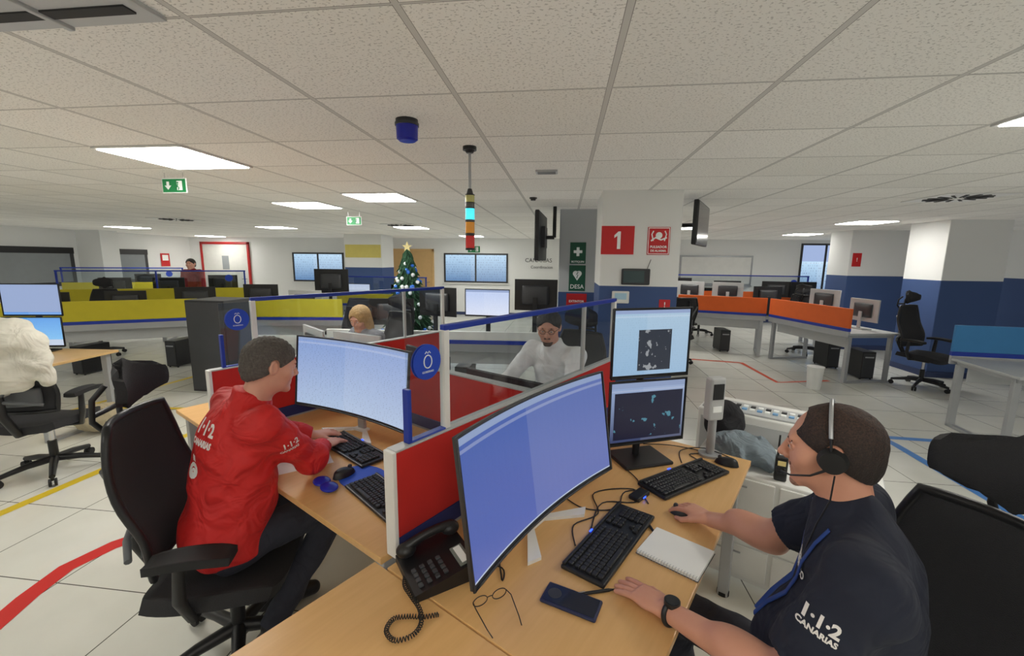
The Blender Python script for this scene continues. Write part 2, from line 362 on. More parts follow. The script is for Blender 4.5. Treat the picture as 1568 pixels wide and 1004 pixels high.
def head(parent,hc,fw,up,skinm,hairm,style,off,h=.0032,neckto=None,hs=1.0,beard=None,glasses=False,bt=0.0):
    fw=Vector(fw).normalized(); up=Vector(up); rt=fw.cross(up).normalized(); up=rt.cross(fw).normalized()
    M=Matrix((rt*hs,fw*hs,up*hs)).transposed().to_4x4(); M.translation=Vector(hc)-Vector(off)
    nl=(M.inverted()@(Vector(neckto)-Vector(off))) if neckto else Vector((0,-.03,-.17))
    ops=head_ops()+[cap((0,-.022,-.05),nl,.056,.064,k=.03)]
    mesh_obj('head_and_neck',sdfmesh(ops,h),[skinm],parent,M=M)
    eb=B('eyes',parent=parent); EW=mat('eye_white',(225,220,215),.2); EI=mat('eye_iris',(45,30,20),.15); BR=mat('eyebrow',(52,40,34),.8)
    for s in (-1,1):
        eb.sph(M@Vector((s*.031,.0795,.003)),.0122*hs,EW,12,8); eb.sph(M@Vector((s*.031,.0885,.002)),(.0048),EI,10,6)
        eb.tube([M@Vector((s*.017,.0885,.022)),M@Vector((s*.032,.0905,.027)),M@Vector((s*.047,.081,.022))],[.002,.0032,.0018],BR,6)
        eb.tube([M@Vector((s*.018,.086,.006)),M@Vector((s*.031,.0915,.0125)),M@Vector((s*.045,.083,.005))],[.0015,.003,.0015],skinm,6)
    eb.done()
    if glasses:
        gb=B('eyeglasses',parent=parent)
        for s in (-1,1):
            gb.tube([M@Vector((s*.032+.022*math.cos(t),.101-abs(.022*math.cos(t)*s+.032)*.12,.002+.016*math.sin(t))) for t in np.linspace(0,2*math.pi,16)[:-1]],.0018,BLACK,6,closed=True)
            gb.tube([M@Vector((s*.054,.094,.006)),M@Vector((s*.078,.04,.006)),M@Vector((s*.083,-.01,.008))],.0018,BLACK,6)
        gb.tube([M@Vector((-.010,.102,.006)),M@Vector((.010,.102,.006))],.0016,BLACK,6); gb.done()
    LP=mat('lips',(172,104,92),.45)
    lb=B('lips',parent=parent); lb.tube([M@Vector((x,.0905-abs(x)*.28,-.0625-abs(x)*.1)) for x in np.linspace(-.021,.021,7)],[.001,.0025,.003,.0028,.003,.0025,.001],LP,8)
    lb.tube([M@Vector((x,.091-abs(x)*.3,-.0695+abs(x)*.15)) for x in np.linspace(-.019,.019,7)],[.001,.0025,.0035,.0036,.0035,.0025,.001],LP,8); lb.done()
    T={'short':.013,'buzz':.0065,'long':.02}[style]
    base=[ell((0,-.014,.028),(.077+T,.097+T,.086+T)),ell((0,-.03,-.03),(.066+T,.07+T,.07),k=.03)]
    def post(P,d):
        x,y,z=P[:,0],P[:,1],P[:,2]
        nz=np.sin(190*x+60*z)*np.sin(170*y+40*x)*np.sin(120*z+90*y)
        d=d+{'short':.004,'buzz':.0012,'long':.004}[style]*nz
        if style!='long':
            d=np.maximum(d,(-.012+.75*y)-z)
            d=np.maximum(d,-(np.sqrt(((x/.075)**2+((y-.095)/.055)**2+((z+.03)/.105)**2))-1)*.05)
            d=np.maximum(d,-(np.sqrt(((np.abs(x)-.08)/.02)**2+((y+.01)/.024)**2+((z)/.036)**2)-1)*.02)
        else:
            d=np.maximum(d,-(np.sqrt(((x/.062)**2+((y-.11)/.07)**2+((z+.02)/.095)**2))-1)*.05)
        if style=='buzz':
            d=np.maximum(d,-(np.sqrt(((x/.060)**2+((y-.088)/.045)**2+((z-.08)/.045)**2))-1)*.04)
        return d
    if style=='long': base+=[ell((0,-.05,-.1),(.09,.06,.1),k=.04),cap((-.07,-.01,-.02),(-.08,.0,-.15),.03,.03,k=.03),cap((.07,-.01,-.02),(.08,0,-.15),.03,.03,k=.03)]
    mesh_obj('hair',sdfmesh(base,h,post),[hairm],parent,M=M)
    if beard:
        bo=[ell((0,.030,-.076),(.0535-bt,.0565-bt,.040-bt)),cap((-.013,.079,-.099),(.013,.079,-.099),.018-bt,.018-bt,k=.02),cap((-.02,.092-bt,-.052),(.02,.092-bt,-.052),.005-bt*.5,.005-bt*.5,k=.004)]
        def bp(P,d):
            x,y,z=P[:,0],P[:,1],P[:,2]
            return np.maximum(np.maximum(d,.0-y),-(np.sqrt((x/.021)**2+((y-.095)/.02)**2+((z+.066)/.008)**2)-1)*.008)
        mesh_obj('beard',sdfmesh(bo,h,bp),[beard],parent,M=M)
    return M
def handops(w,f,pn,left,curl=.5,grip=0):
    w=np.array(w);f=np.array(f,float);f/=np.linalg.norm(f);pn=np.array(pn,float);pn-=f*(pn@f);pn/=np.linalg.norm(pn)
    s=np.cross(f,-pn) if left else np.cross(-pn,f)
    ops=[];of=[.027,.009,-.009,-.026]; L=[.071,.079,.073,.058]
    ops.append(ell(w+f*.048,(.040,.046,.0145),M=[s,f,pn],k=.012))
    for i in range(4): ops.append(cap(w+f*.012+s*of[i]*.6,w+f*.086+s*of[i]-pn*.003,.0125,.0102,k=.010))
    for i in range(4):
        p=w+f*.086+s*of[i]-pn*.002; th=.05+curl*.35; sp=[.13,.03,-.06,-.16][i]*(1-grip*.5)
        for j,(q,r0,r1) in enumerate(((.46,.0092,.0085),(.30,.0085,.0078),(.24,.0078,.0066))):
            d=f*math.cos(th)+pn*math.sin(th)+s*sp; d/=np.linalg.norm(d); e=p+d*L[i]*q
            ops.append(cap(p,e,r0,r1,k=.0025)); p=e; th+=curl*(.55,.5)[min(j,1)]
    t0=w+f*.018+s*.022;t1=w+f*.052+s*.046+pn*.010;t2=t1+f*.028+s*.012+pn*.006*(1+grip);t3=t2+f*.024-s*.002+pn*.004
    ops+=[cap(t0,t1,.0155,.012,k=.012),cap(t1,t2,.0108,.0095,k=.003),cap(t2,t3,.0092,.0075,k=.003)]
    return ops
def person(name,J,shirt,trous,skinm,hairm,style='short',sleeve='long',hh=.0075,hd=.0034,handh=.0028,belly=1.0,wrk=.003,rot=-30,hs=1.0,beard=None,loose=1.0,glasses=False,bt=0.0):
    off=Vector(J['pelvis']); off.z=0
    root=bpy.data.objects.new(name,None); bpy.context.collection.objects.link(root); root.rotation_euler=(0,0,rot*D2R)
    root.location=CL(off.x,off.y) if rot==-30 else Vector(off)
    V=lambda k:np.array(J[k],np.float32)-np.array(off,np.float32)
    fw=np.array(J['fwd'],np.float32);fw/=np.linalg.norm(fw); up=np.array([0,0,1.],np.float32); rt=np.cross(fw,up)
    pe,ch,ne=V('pelvis'),V('chest'),V('neck')
    tax=ne-pe; tax/=np.linalg.norm(tax); f2=fw-tax*(fw@tax); f2/=np.linalg.norm(f2); Mb=np.stack([rt,f2,tax])
    mid=(pe+ch)/2
    q=loose
    ops=[ell(pe+up*.02,(.178*q,.15*q,.13),Mb,k=.06),ell(mid+f2*.02*belly,((.165+.01*belly)*q,(.125+.02*belly)*q,.17),Mb,k=.08),ell(ch,(.178*q,.122*q,.19),Mb,k=.08),
         cap(V('shL'),V('shR'),.062,.062,k=.07),cap(ch+tax*.1,ne,.085,.066,k=.05)]
    for s in 'LR':
        sh,el,wrs=V('sh'+s),V('el'+s),V('wr'+s)
        if sleeve=='long':
            ops+=[cap(sh,el,.066*q,.055*q,k=.05),cap(el,wrs-(wrs-el)/np.linalg.norm(wrs-el)*.005,.055*q,.037*q,k=.03,cut=1)]
        else:
            e2=sh+(el-sh)*.80; ops+=[cap(sh,e2,.070,.066,k=.05,cut=1)]
    if sleeve=='long': ops.append(cap(ne-tax*.015,ne+tax*.04,.07,.068,k=.01,cut=1))
    else: ops.append(cap(ne-tax*.02,ne+tax*.022,.070,.064,k=.008,cut=1))
    vf=sdfmesh(ops,hh,wr(wrk,34,len(name)))
    mesh_obj('jacket' if sleeve=='long' else 'polo_shirt',vf,[shirt],root)
    bvh=BVHTree.FromPolygons([Vector(p) for p in vf[0]],[list(map(int,q_)) for q_ in vf[1]])
    to=[ell(pe-up*.01,(.168,.145,.11),Mb,k=.05)]
    for s in 'LR':
        sg=-1 if s=='L' else 1; hp=pe+rt*.095*sg; kn,an=V('kn'+s),V('an'+s)
        to+=[cap(hp,kn,.088,.064,k=.05),cap(kn,an,.064,.052,k=.03,cut=1)]
    mesh_obj('trousers',sdfmesh(to,hh*1.1,wr(.003,40,2)),[trous],root)
    for s in 'LR':
        an,toe=V('an'+s),V('toe'+s); d=toe-an; d[2]=0; d/=np.linalg.norm(d)+1e-6; hl=an-d*.03; 
        so=[cap((hl[0],hl[1],.05),(an+d*.10)[:2].tolist()+[.045],.045,.044,k=.02),cap((an+d*.10)[:2].tolist()+[.045],(an+d*.19)[:2].tolist()+[.035],.046,.034,k=.02),cap(an,(an[0],an[1],.06),.042,.045,k=.02),half((0,0,-1),-.004)]
        mesh_obj('shoe_'+s.lower(),sdfmesh(so,.006),[BLACK],root)
    for s in 'LR':
        el,wrs=V('el'+s),V('wr'+s); fd=np.array(J.get('hf'+s,wrs-el),float)
        d=(wrs-el)/np.linalg.norm(wrs-el)
        if sleeve=='long': ao=[cap(wrs-d*.06,wrs,.026,.026,k=.01)]
        else:
            sh=V('sh'+s); ao=[cap(sh+(el-sh)*.5,el,.047,.042,k=.02),cap(el,wrs,.043,.0265,k=.02),ell(el+d*.07,(.047,.09,.044),M=[np.cross(d,up),d,up],k=.03)]
        ao+=handops(wrs,fd,J.get('pn'+s,(0,0,-1)),s=='L',J.get('curl'+s,.5),J.get('grip'+s,0))
        mesh_obj('arm_and_hand_'+s.lower(),sdfmesh(ao,handh),[skinm],root)
    M=head(root,J['head'],J.get('hfw',J['fwd']),J.get('hup',(0,0,1)),skinm,hairm,style,off,hd,neckto=Vector(J['neck'])-Vector((0,0,.03)),hs=hs,beard=beard,glasses=glasses,bt=bt)
    return root,bvh,M,off
# ------------------------------------------------------------------ furniture builders
def chair(loc,rz,name='office_chair',head_=True,mesh=CHMESH,fr=BLACK,sz=.46,arms=True):
    g=B(name,loc,rz)
    for i in range(5):
        a=i*72*D2R+.3; e=(.31*math.cos(a),.31*math.sin(a)); 
        g.tube([(0,0,.115),(.5*e[0],.5*e[1],.105),(e[0],e[1],.075)],[.03,.024,.018],fr,8)
        for s in (-1,1):
            px,py=-math.sin(a)*.014*s,math.cos(a)*.014*s
            g.cyl((e[0]+px*.6,e[1]+py*.6,.03),(e[0]+px*1.6,e[1]+py*1.6,.03),.029,RUBBER,seg=14)
        g.cyl((e[0],e[1],.045),(e[0],e[1],.085),.009,fr,seg=8)
    g.cyl((0,0,.1),(0,0,.26),.028,fr); g.cyl((0,0,.25),(0,0,sz-.06),.016,CHROME); g.box((0,-.02,sz-.065),(.2,.26,.05),fr,bev=.02)
    def seat(u,v):
        x=(u-.5)*.5; y=(v-.5)*.48; k=1-.16*abs(2*v-1)**3; w=1-.10*abs(2*u-1)**4
        return (x*k,y*w,sz+.005-.03*((2*v-1)**4 if v>.5 else 0)+.02*(abs(2*u-1)**3)-.012*(1-abs(2*u-1)))
    g.sheet(seat,14,14,.055,mesh)
    def back(u,v):
        t=2*u-1; w=.235*(1-.28*(v-.35)**2*2)*(1-.06*max(0,v-.8)*5); x=t*w
        y=-.235-.045*math.sin(v*2.6-.4)-.05*v*v+.045*t*t+.035*math.exp(-((v-.28)/.2)**2)
        return (x,y,sz+.10+v*.56)
    g.sheet(back,16,20,.010,mesh)
    out=[back(0,j/14) for j in range(15)]+[back(i/10,1) for i in range(1,11)]+[back(1,1-j/14) for j in range(1,15)]+[back(1-i/10,0) for i in range(1,10)]
    g.tube(out,.014,fr,8,closed=True)
    g.tube([(0,-.05,sz-.06),(0,-.24,sz-.05),(0,-.33,sz+.12),(0,-.33,sz+.4),(0,-.345,sz+.62)],[.03,.03,.028,.022,.018],fr,10)
    for s in (-1,1):
        g.tube([(0,-.33,sz+.25),(s*.1,-.315,sz+.4),(s*.19,-.29,sz+.52)],[.018,.014,.012],CHGREY,8)
        g.tube([(0,-.33,sz+.22),(s*.11,-.3,sz+.2),(s*.2,-.25,sz+.17)],[.016,.013,.012],CHGREY,8)
    def lum(u,v): t=2*u-1; return (t*.17,-.262+.04*t*t-.02*(v-.5)**2,sz+.16+v*.13)
    g.sheet(lum,10,5,.022,CHGREY)
    if head_:
        def hr(u,v):
            t=2*u-1; w=.15*math.sqrt(max(.12,1-.75*(2*v-1)**4)); return (t*w,-.295+.05*t*t-.030*(2*v-1)**2,sz+.70+v*.165+.012*t*t*(2*v-1)*-1)
        g.sheet(hr,14,12,.03,mesh)
        for s in (-1,1): g.tube([(s*.03,-.345,sz+.58),(s*.075,-.375,sz+.66),(s*.07,-.37,sz+.74),(s*.05,-.335,sz+.79)],.010,fr,8)
        g.tube([(0,-.345,sz+.56),(0,-.36,sz+.64)],.02,fr,8); g.tube([(-.075,-.375,sz+.68),(.075,-.375,sz+.68)],.010,fr,8)
    if arms:
        for s in (-1,1):
            g.tube([(s*.13,-.04,sz-.06),(s*.26,-.04,sz-.05),(s*.29,-.06,sz+.05),(s*.29,-.05,sz+.19)],[.02,.02,.024,.02],fr,8,flat=.7)
            def ar(u,v,s=s): t=2*u-1; q=2*v-1; return (s*.285+t*.048*(1-.25*q**4),-.01+q*.135,sz+.225-.006*q*q*2+.004*t*t)
            g.sheet(ar,8,10,.028,RUBBER)
    return g.done()
def monitor(loc,rz,w,h,z0,scr,name='computer_monitor',curve=0,back=BLACK,stand=True,foot='plate',zt=.73,tilt=0):
    g=B(name,loc,rz); bulge=WHITE if foot=='v' else DGREY
    def P(t,z,y0):
        y0=y0+(z-z0)*tilt
        if curve: 
            a=t*w/curve; return (curve*math.sin(a),y0-(curve-curve*math.cos(a)),z)
        return (t*w,y0,z)
    nu=24 if curve else 1
    g.sheet(lambda u,v:P(u-.5,z0+v*h,0.0),nu,1,.012,back,smooth=False)
    if foot=='v': g.sheet(lambda u,v:P((u-.5)*.985,z0+h*(.02+.96*v),.006+.018*(1-abs(2*u-1)**3)*(1-abs(2*v-1)**3)),24,8,.006,WHITE)
    bz=.008; ww=w-2*bz
    def S(u,v): return P((u-.5)*ww/w,z0+.014+v*(h-.022),-.0015)
    vv=[S(i/nu,j) for i in range(nu+1) for j in (0,1)]
    g.add(vv,[[2*i,2*i+2,2*i+3,2*i+1] for i in range(nu)],scr)
    per=[P(i/nu-.5,z0,-.003) for i in range(nu+1)]+[P(.5-i/nu,z0+h,-.003) for i in range(nu+1)]
    g.tube(per,.0045,back,6,closed=True)
    g.sheet(lambda u,v:(P((u-.5)*.62,z0+h*(.2+.6*v),0)[0],P((u-.5)*.62,z0+h*(.2+.6*v),0)[1]+.016+.022*math.sin(math.pi*u)**.5*math.sin(math.pi*v)**.5,z0+h*(.2+.6*v)),10,8,.012,bulge)
    if stand:
        g.box((0,.055+h*.3*tilt,(z0+h*.45+zt)/2),(.055,.02,z0+h*.45-zt-.004),SILVER if foot=='v' else back,bev=.006)
        if foot=='v':
            for s in (-1,1): g.prism([(s*-.0,.07),(s*.03,.07),(s*.20,-.05),(s*.15,-.07)][::s],zt+.001,zt+.013,WHITE)
            g.box((0,.06,zt+.009),(.09,.05,.014),WHITE)
        else: g.box((0,.03,zt+.009),(.24,.17,.014),back,bev=.006)
    return g.done()
def keyboard(loc,rz,L=.45,W=.15):
    g=B('computer_keyboard',loc,rz)
    g.box((0,0,.009),(L,W,.014),BLACK,bev=.005); g.box((0,W/2-.008,.018),(L*.98,.012,.012),BLACK,bev=.004)
    for r in range(6):
        y=W/2-.03-r*.0195-(.0 if r else -.004); x0=-L/2+.014
        if r==5: ws=[.022,.018,.02,.11,.02,.018,.018,.022]
        else: ws=[.0168+(.006 if (r>=2 and k==0) else 0) for k in range(15)]
        x=x0
        for k in ws:
            if x+k>-L/2+.29: break
            g.box((x+k/2,y,.0205),(k-.0028,.0165,.009),KEY,bev=.0022,seg=1); x+=k
        for k in range(3):
            if r in (3,) or (r==4 and k!=1): continue
            g.box((-L/2+.305+k*.018,y,.0205),(.0155,.0165,.009),KEY,bev=.0022,seg=1)
        for k in range(4):
            if r==0: continue
            g.box((-L/2+.368+k*.0178,y,.0205),(.0155,.0165,.009),KEY,bev=.0022,seg=1)
    g.box((-.02,W/2-.004,.026),(.018,.006,.003),BLUELED,bev=.001)
    return g.done()
def mouse(loc,rz,name='computer_mouse'):
    g=B(name,loc,rz)
    def top(u,v):
        a=u*2*math.pi; r=v; x=.031*math.cos(a)*r; y=.055*math.sin(a)*r; return (x,y,.002+.034*math.sqrt(max(0,1-r**2.6))*(1-.25*math.sin(a)*r))
    v=[];f=[];n=20;k=8
    for j in range(k+1):
        for i in range(n): v.append(top(i/n,j/k))
    for j in range(k):
        for i in range(n): f.append([j*n+i,(j+1)*n+i,(j+1)*n+(i+1)%n,j*n+(i+1)%n])
    g.add(v,f,BLACK,True); g.add([top(i/n,1) for i in range(n)],[list(range(n))[::-1]],BLACK)
    g.cyl((-.004,.032,.031),(.004,.032,.031),.009,DGREY,seg=12); return g.done()
def bench(p0,p1,pm,name,side=1,depth=.8,ztop=1.08,glass=False,wt=LGREY,discs=True):
    p0=Vector((*p0,0));p1=Vector((*p1,0)); L=(p1-p0).length; rz=math.degrees(math.atan2(p1.y-p0.y,p1.x-p0.x)); g=B(name,p0,rz); s=side
    g.b2((0,-.018,.80),(L,.018,ztop),pm,.006); g.b2((0,-.02,.755),(L,.02,.80),BLUE,.003)
    g.b2((0,s*.02,.705),(L,s*(depth),.73),wt,.004); g.b2((0,-.016,.665),(L,.016,.755),SILVER,.004)
    n=max(2,int(L/1.5)+1)
    for i in range(n):
        x=.06+(L-.12)*i/(n-1)
        g.box((x,s*.06,.335),(.06,.05,.67),SILVER,bev=.006); g.box((x,s*(depth-.1),.35),(.06,.04,.70),SILVER,bev=.006); g.b2((x-.03,s*.04,.0),(x+.03,s*(depth-.06),.03),SILVER); g.b2((x-.02,s*.04,.66),(x+.02,s*(depth-.06),.704),SILVER)
    g.b2((.1,s*.1,.5),(L-.1,s*.12,.66),LGREY)
    if glass:
        g.b2((0.02,-.003,ztop),(L-.02,.003,ztop+.33),GLASS,0); g.b2((0,-.01,ztop+.33),(L,.01,ztop+.355),BLUE,.003)
        for i in range(n): x=.02+(L-.04)*i/(n-1); g.b2((x-.014,-.014,ztop),(x+.014,.014,ztop+.34),BLUE)
        if discs: g.cyl((L-.3,-.008,ztop+.2),(L-.3,-.004,ztop+.2),.07,mat('disc_blue',(28,70,190),.4),seg=24)
    return g.done()
# ================================================================== ROOM SHELL
XL,XR,YB,YF,ZC=-12.45,8.2,-4.2,13.05,2.348
WALLW=wall_mat('wall_white_paint',0); DADO=wall_mat('wall_blue_dado',1.47)
B('floor').b2((XL-.1,YB-.1,-.12),(XR+.1,YF+.1,0),floor_mat(),0).done()
B('ceiling').b2((XL-.1,YB-.1,ZC),(XR+.1,YF+.1,ZC+.12),ceiling_mat(),0).done()
B('wall_left').b2((XL-.1,YB-.1,0),(XL,YF+.1,ZC),WALLW,0).done()
B('wall_right').b2((XR,YB-.1,0),(XR+.1,YF+.1,ZC),DADO,0).done()
B('wall_far').b2((XL,YF,0),(XR,YF+.1,ZC),WALLW,0).done()
B('wall_near').b2((XL,YB-.1,0),(XR,YB,ZC),WALLW,0).done()
BBM=mat('baseboard_blue',(44,58,96),.5)
B('baseboard_far').b2((XL,YF-.015,0),(XR,YF,.09),BBM,.003).done()
B('baseboard_left').b2((XL,YB,0),(XL+.015,YF-.016,.09),BBM,.003).done()
B('baseboard_right').b2((XR-.015,YB,0),(XR,YF-.016,.09),BBM,.003).done()
def pillar(x0,x1,y0,y1,m):
    g=B('pillar',((x0+x1)/2,(y0+y1)/2,0)); w=(x1-x0)/2;d=(y1-y0)/2
    g.b2((-w,-d,0),(w,d,ZC),m,.008); g.b2((-w-.012,-d-.012,0),(w+.012,d+.012,.09),BBM,.003); return g.done()
pillar(.33,1.05,4.15,4.85,DADO); pillar(-.08,.75,5.62,6.3,wall_mat('wall_grey_column',1.30,(196,200,202))); pillar(-5.9,-4.85,11.0,11.8,DADO)
pillar(5.53,6.35,7.07,7.8,DADO); pillar(5.53,6.6,9.21,9.9,DADO); pillar(-12.4,-11.7,9.65,10.1,WALLW)
B('pillar_yellow_sign',(-5.37,11.0,1.9)).b2((-.5,-.01,-.17),(.5,-.002,.17),mat('pale_yellow_sign',(214,200,110),.6)).done()
VIEW=screen_mat('window_view',(185,215,238),(80,118,162),1.15,rows=14,textamt=.6,w=2,h=1,z0=0)
def window_(name,loc,rz,w,h,n):
    g=B(name,loc,rz); t=.05
    g.b2((-w/2,-.03,0),(w/2,-.002,t),WINDARK); g.b2((-w/2,-.03,h-t),(w/2,-.002,h),WINDARK)
    for i in range(n+1):
        x=-w/2+t/2+(w-t)*i/n; g.b2((x-t/2,-.035,0),(x+t/2,-.002,h),WINDARK)
    g.b2((-w/2+.02,-.012,.02),(w/2-.02,-.006,h-.02),VIEW,0); g.b2((-w/2-.04,-.07,-.03),(w/2+.04,-.002,0),WHITE); return g.done()
window_('window_1',(-2.73,YF,1.0),0,2.0,.9,2); window_('window_2',(-7.9,YF,.95),0,1.75,.93,2); window_('window_3',(7.2,YF,.8),0,1.3,1.45,2)
BLIND=mat('window_blind_grey',(140,145,148),.8)
for k,(y0,y1) in enumerate(((7.6,9.55),(10.2,11.5))):
    g=B('window_%d'%(k+4),(XL,(y0+y1)/2,.95),90); w=y1-y0
    g.b2((-w/2,-.05,0),(w/2,-.002,.95),WINDARK); g.b2((-w/2+.1,-.06,.1),(w/2-.1,-.04,.8),BLIND,0); g.b2((-w/2,-.07,.8),(w/2,-.03,.95),BLACK); g.done()
DOORW=mat('door_white',(214,214,208),.45); REDP=mat('door_red_paint',(176,36,34),.4); BEIGE=mat('door_beech',(214,176,120),.5)
def door(name,loc,rz,w,h,dm,fm):
    g=B(name,loc,rz)
    g.b2((-w/2,-.06,0),(-w/2+.07,-.002,h),fm); g.b2((w/2-.07,-.06,0),(w/2,-.002,h),fm); g.b2((-w/2,-.06,h-.08),(w/2,-.002,h),fm)
    g.b2((-w/2+.07,-.035,.01),(w/2-.07,-.01,h-.08),dm); g.cyl((w/2-.15,-.09,1.0),(w/2-.28,-.09,1.0),.012,CHROME); g.cyl((w/2-.15,-.035,1.0),(w/2-.15,-.09,1.0),.012,CHROME)
    g.b2((-.12,-.04,1.3),(.12,-.034,1.75),BLIND,0); return g.done()
door('door_1',(-11.15,YF,0),0,1.75,2.2,DOORW,REDP); door('door_2',(-4.85,YF,0),0,1.6,2.02,BEIGE,BEIGE); door('door_3',(XR,10.5,0),-90,1.0,2.1,DOORW,WINDARK)
g=B('whiteboard',(4.3,YF-.005,1.05)); g.b2((-1.0,-.04,0),(1.0,0,.85),SILVER); g.b2((-.95,-.045,.05),(.95,-.035,.8),WHITE,0); g.b2((-1.0,-.1,-.02),(1,0,.01),SILVER); g.done()
g=B('wall_lettering',(-.80,YF-.004,1.70)); g.text('CANARIAS',.17,TM((0,0,0),(1,0,0),(0,0,1)),DGREY,.002); g.text('Coordinacion',.12,TM((.1,0,-.20),(1,0,0),(0,0,1)),DGREY,.002); g.done()
LIT=mat('light_panel_emitter',(255,252,245),.5,var=0,emit=24)
for x,y in [(-2.553,2.667),(2.247,2.067),(-1.953,4.467),(-3.153,5.067),(-6.153,8.667),(-9.753,8.667),(-10.95,12.27),(4.647,7.467),(5.247,10.467),(-2.553,11.667),(-3.153,8.667),(2.247,8.667),
            (.447,-.933),(-2.553,-.933),(-6.153,1.467),(6.447,1.467),(-6.153,-1.533),(3.447,-1.533)]:  # this second row: unseen panels, added out of view as fill light
    g=B('ceiling_light_panel',(x,y,ZC)); g.b2((-.3,-.3,-.012),(.3,.3,-.001),WHITE,.002); g.b2((-.28,-.28,-.016),(.28,.28,-.011),LIT,0); g.done()
# ================================================================== CEILING THINGS
DARKSLOT=mat('vent_slot_dark',(48,48,48),.8)
g=B('ceiling_vent_grille',(-2.0,1.03,ZC)); g.b2((-.9,-.13,-.014),(.9,.13,-.002),LGREY); 
for y in (-.065,.06): g.b2((-.86,y-.018,-.019),(.86,y+.018,-.01),DARKSLOT,0)
for i in range(3): g.b2((-.6+i*.6-.01,-.13,-.024),(-.6+i*.6+.01,.13,-.012),LGREY)
g.done()
def diffuser(x,y):
    g=B('ceiling_air_diffuser',(x,y,ZC)); g.b2((-.295,-.295,-.01),(.295,.295,-.002),WHITE)
    for i in range(16):
        a=i*math.pi/8; c=Vector((math.cos(a),math.sin(a),0)); n=Vector((-c.y,c.x,0)); 
        p=[c*.07-n*.006,c*.25-n*.012,c*.25+n*.012,c*.07+n*.006]; g.prism([(q.x,q.y) for q in p],-.016,-.009,DARKSLOT)
    g.cyl((0,0,-.018),(0,0,-.009),.05,WHITE); return g.done()
diffuser(3.747,4.767); diffuser(-3.153,8.067); diffuser(-6.753,6.867)
g=B('smoke_detector_grille',(-.153,3.267,ZC)); g.box((0,0,-.008),(.16,.11,.014),LGREY); 
for i in range(5): g.b2((-.065,-.042+i*.018,-.018),(.065,-.036+i*.018,-.014),BLIND,0)
g.done()
g=B('ceiling_sprinkler',(-.35,4.6,ZC)); g.cyl((0,0,-.012),(0,0,0),.04,BLACK); g.cyl((0,0,-.03),(0,0,-.01),.025,BLACK,r2=.03); g.done()
BEAC=mat('beacon_blue_lens',(22,34,160),.15)
g=B('blue_beacon_lamp',(-.76,2.06,ZC)); g.cyl((0,0,-.018),(0,0,0),.052,BLACK,seg=28); g.cyl((0,0,-.028),(0,0,-.016),.056,DGREY,seg=28); g.cyl((0,0,-.088),(0,0,-.028),.050,BEAC,r2=.052,seg=28); g.cyl((0,0,-.096),(0,0,-.088),.038,BEAC,r2=.050,seg=28); g.done()
g=B('signal_tower_light',(-.57,2.56,ZC))
g.cyl((0,0,-.02),(0,0,0),.04,BLACK,seg=24); g.cyl((0,0,-.035),(0,0,-.02),.02,BLACK,r2=.03); g.cyl((0,0,-.25),(0,0,-.03),.008,SILVER); g.cyl((0,0,-.27),(0,0,-.235),.022,DGREY,r2=.012)
zz=-.27
for c,hgt,e in (((200,196,120),.045,0),((90,90,86),.03,0),((70,220,235),.07,1.0),((170,165,150),.008,0),((226,150,40),.07,.1),((60,55,50),.01,0),((200,40,36),.075,.1)):
    g.cyl((0,0,zz-hgt),(0,0,zz),.027,mat('tower_%d_%d'%(c[0],c[1]),c,.25,emit=e),seg=24); g.cyl((0,0,zz-.003),(0,0,zz+.003),.0285,BLACK,seg=24); zz-=hgt
g.cyl((0,0,zz-.012),(0,0,zz),.028,BLACK,r2=.028); g.done()
GRN=mat('exit_sign_green',(22,120,66),.5,emit=.15); SGW=mat('sign_white',(235,238,235),.5,emit=.05)
def exit_sign(x,y,z,s=.17):
    g=B('emergency_exit_sign',(x,y,z)); g.b2((-s,-.006,-s/2),(s,.006,s/2),GRN,.002); g.b2((-s-.006,-.004,-s/2-.006),(s+.006,.004,s/2+.006),SGW,.002)
    sx=-s*.5; k=s/.17
    g.add([(sx+a*k,-.009,b*k) for a,b in ((-.02,.05),(.02,.05),(.02,0),(.05,0),(0,-.055),(-.05,0),(-.02,0))],[[6,5,4,3,2,1,0]],SGW)
    c=s*.45; g.add([(c-.03*k,-.009,-.06*k),(c+.05*k,-.009,-.06*k),(c+.05*k,-.009,.06*k),(c-.03*k,-.009,.06*k)],[[0,1,2,3]],SGW)
    g.sph((c-.012*k,-.011,.035*k),(.012*k,.003,.012*k),GRN,10,6); g.tube([(c-.012*k,-.011,.02*k),(c-.02*k,-.011,-.01*k),(c,-.011,-.03*k),(c-.01*k,-.011,-.055*k)],.006*k,GRN,6); g.tube([(c-.02*k,-.011,-.01*k),(c-.045*k,-.011,-.03*k)],.006*k,GRN,6)
    for q in (-s*.8,s*.8): g.cyl((q,0,s/2),(q,0,ZC-z),.002,CHROME,seg=6)
    return g.done()
exit_sign(-3.06,3.13,2.25,.10); exit_sign(-2.83,5.58,2.20,.10); exit_sign(-2.35,11.0,1.97,.16)
def tv(loc,rz,w,h,mount):
    g=B('wall_mounted_television',loc,rz); g.box((0,0,0),(w,.045,h),BLACK,bev=.008); g.b2((-w/2+.015,-.027,-h/2+.02),(w/2-.015,-.0225,h/2-.015),mat('tv_glass_dark',(12,14,18),.12),0); g.box((0,.035,0),(.3,.05,.25),DGREY)
    for a,b_ in zip(mount[:-1],mount[1:]): g.cyl(a,b_,.022,BLACK)
    return g.done()
tv((-.30,5.35,1.98),-93,.95,.56,[(0,.04,0),(0,.16,0),(0,.16,.366)])
tv((1.38,4.72,2.08),66,.8,.42,[(0,.04,0),(.0,.25,0)])
SR=mat('sign_red',(200,30,34),.5); SG=mat('sign_green',(16,84,60),.5)
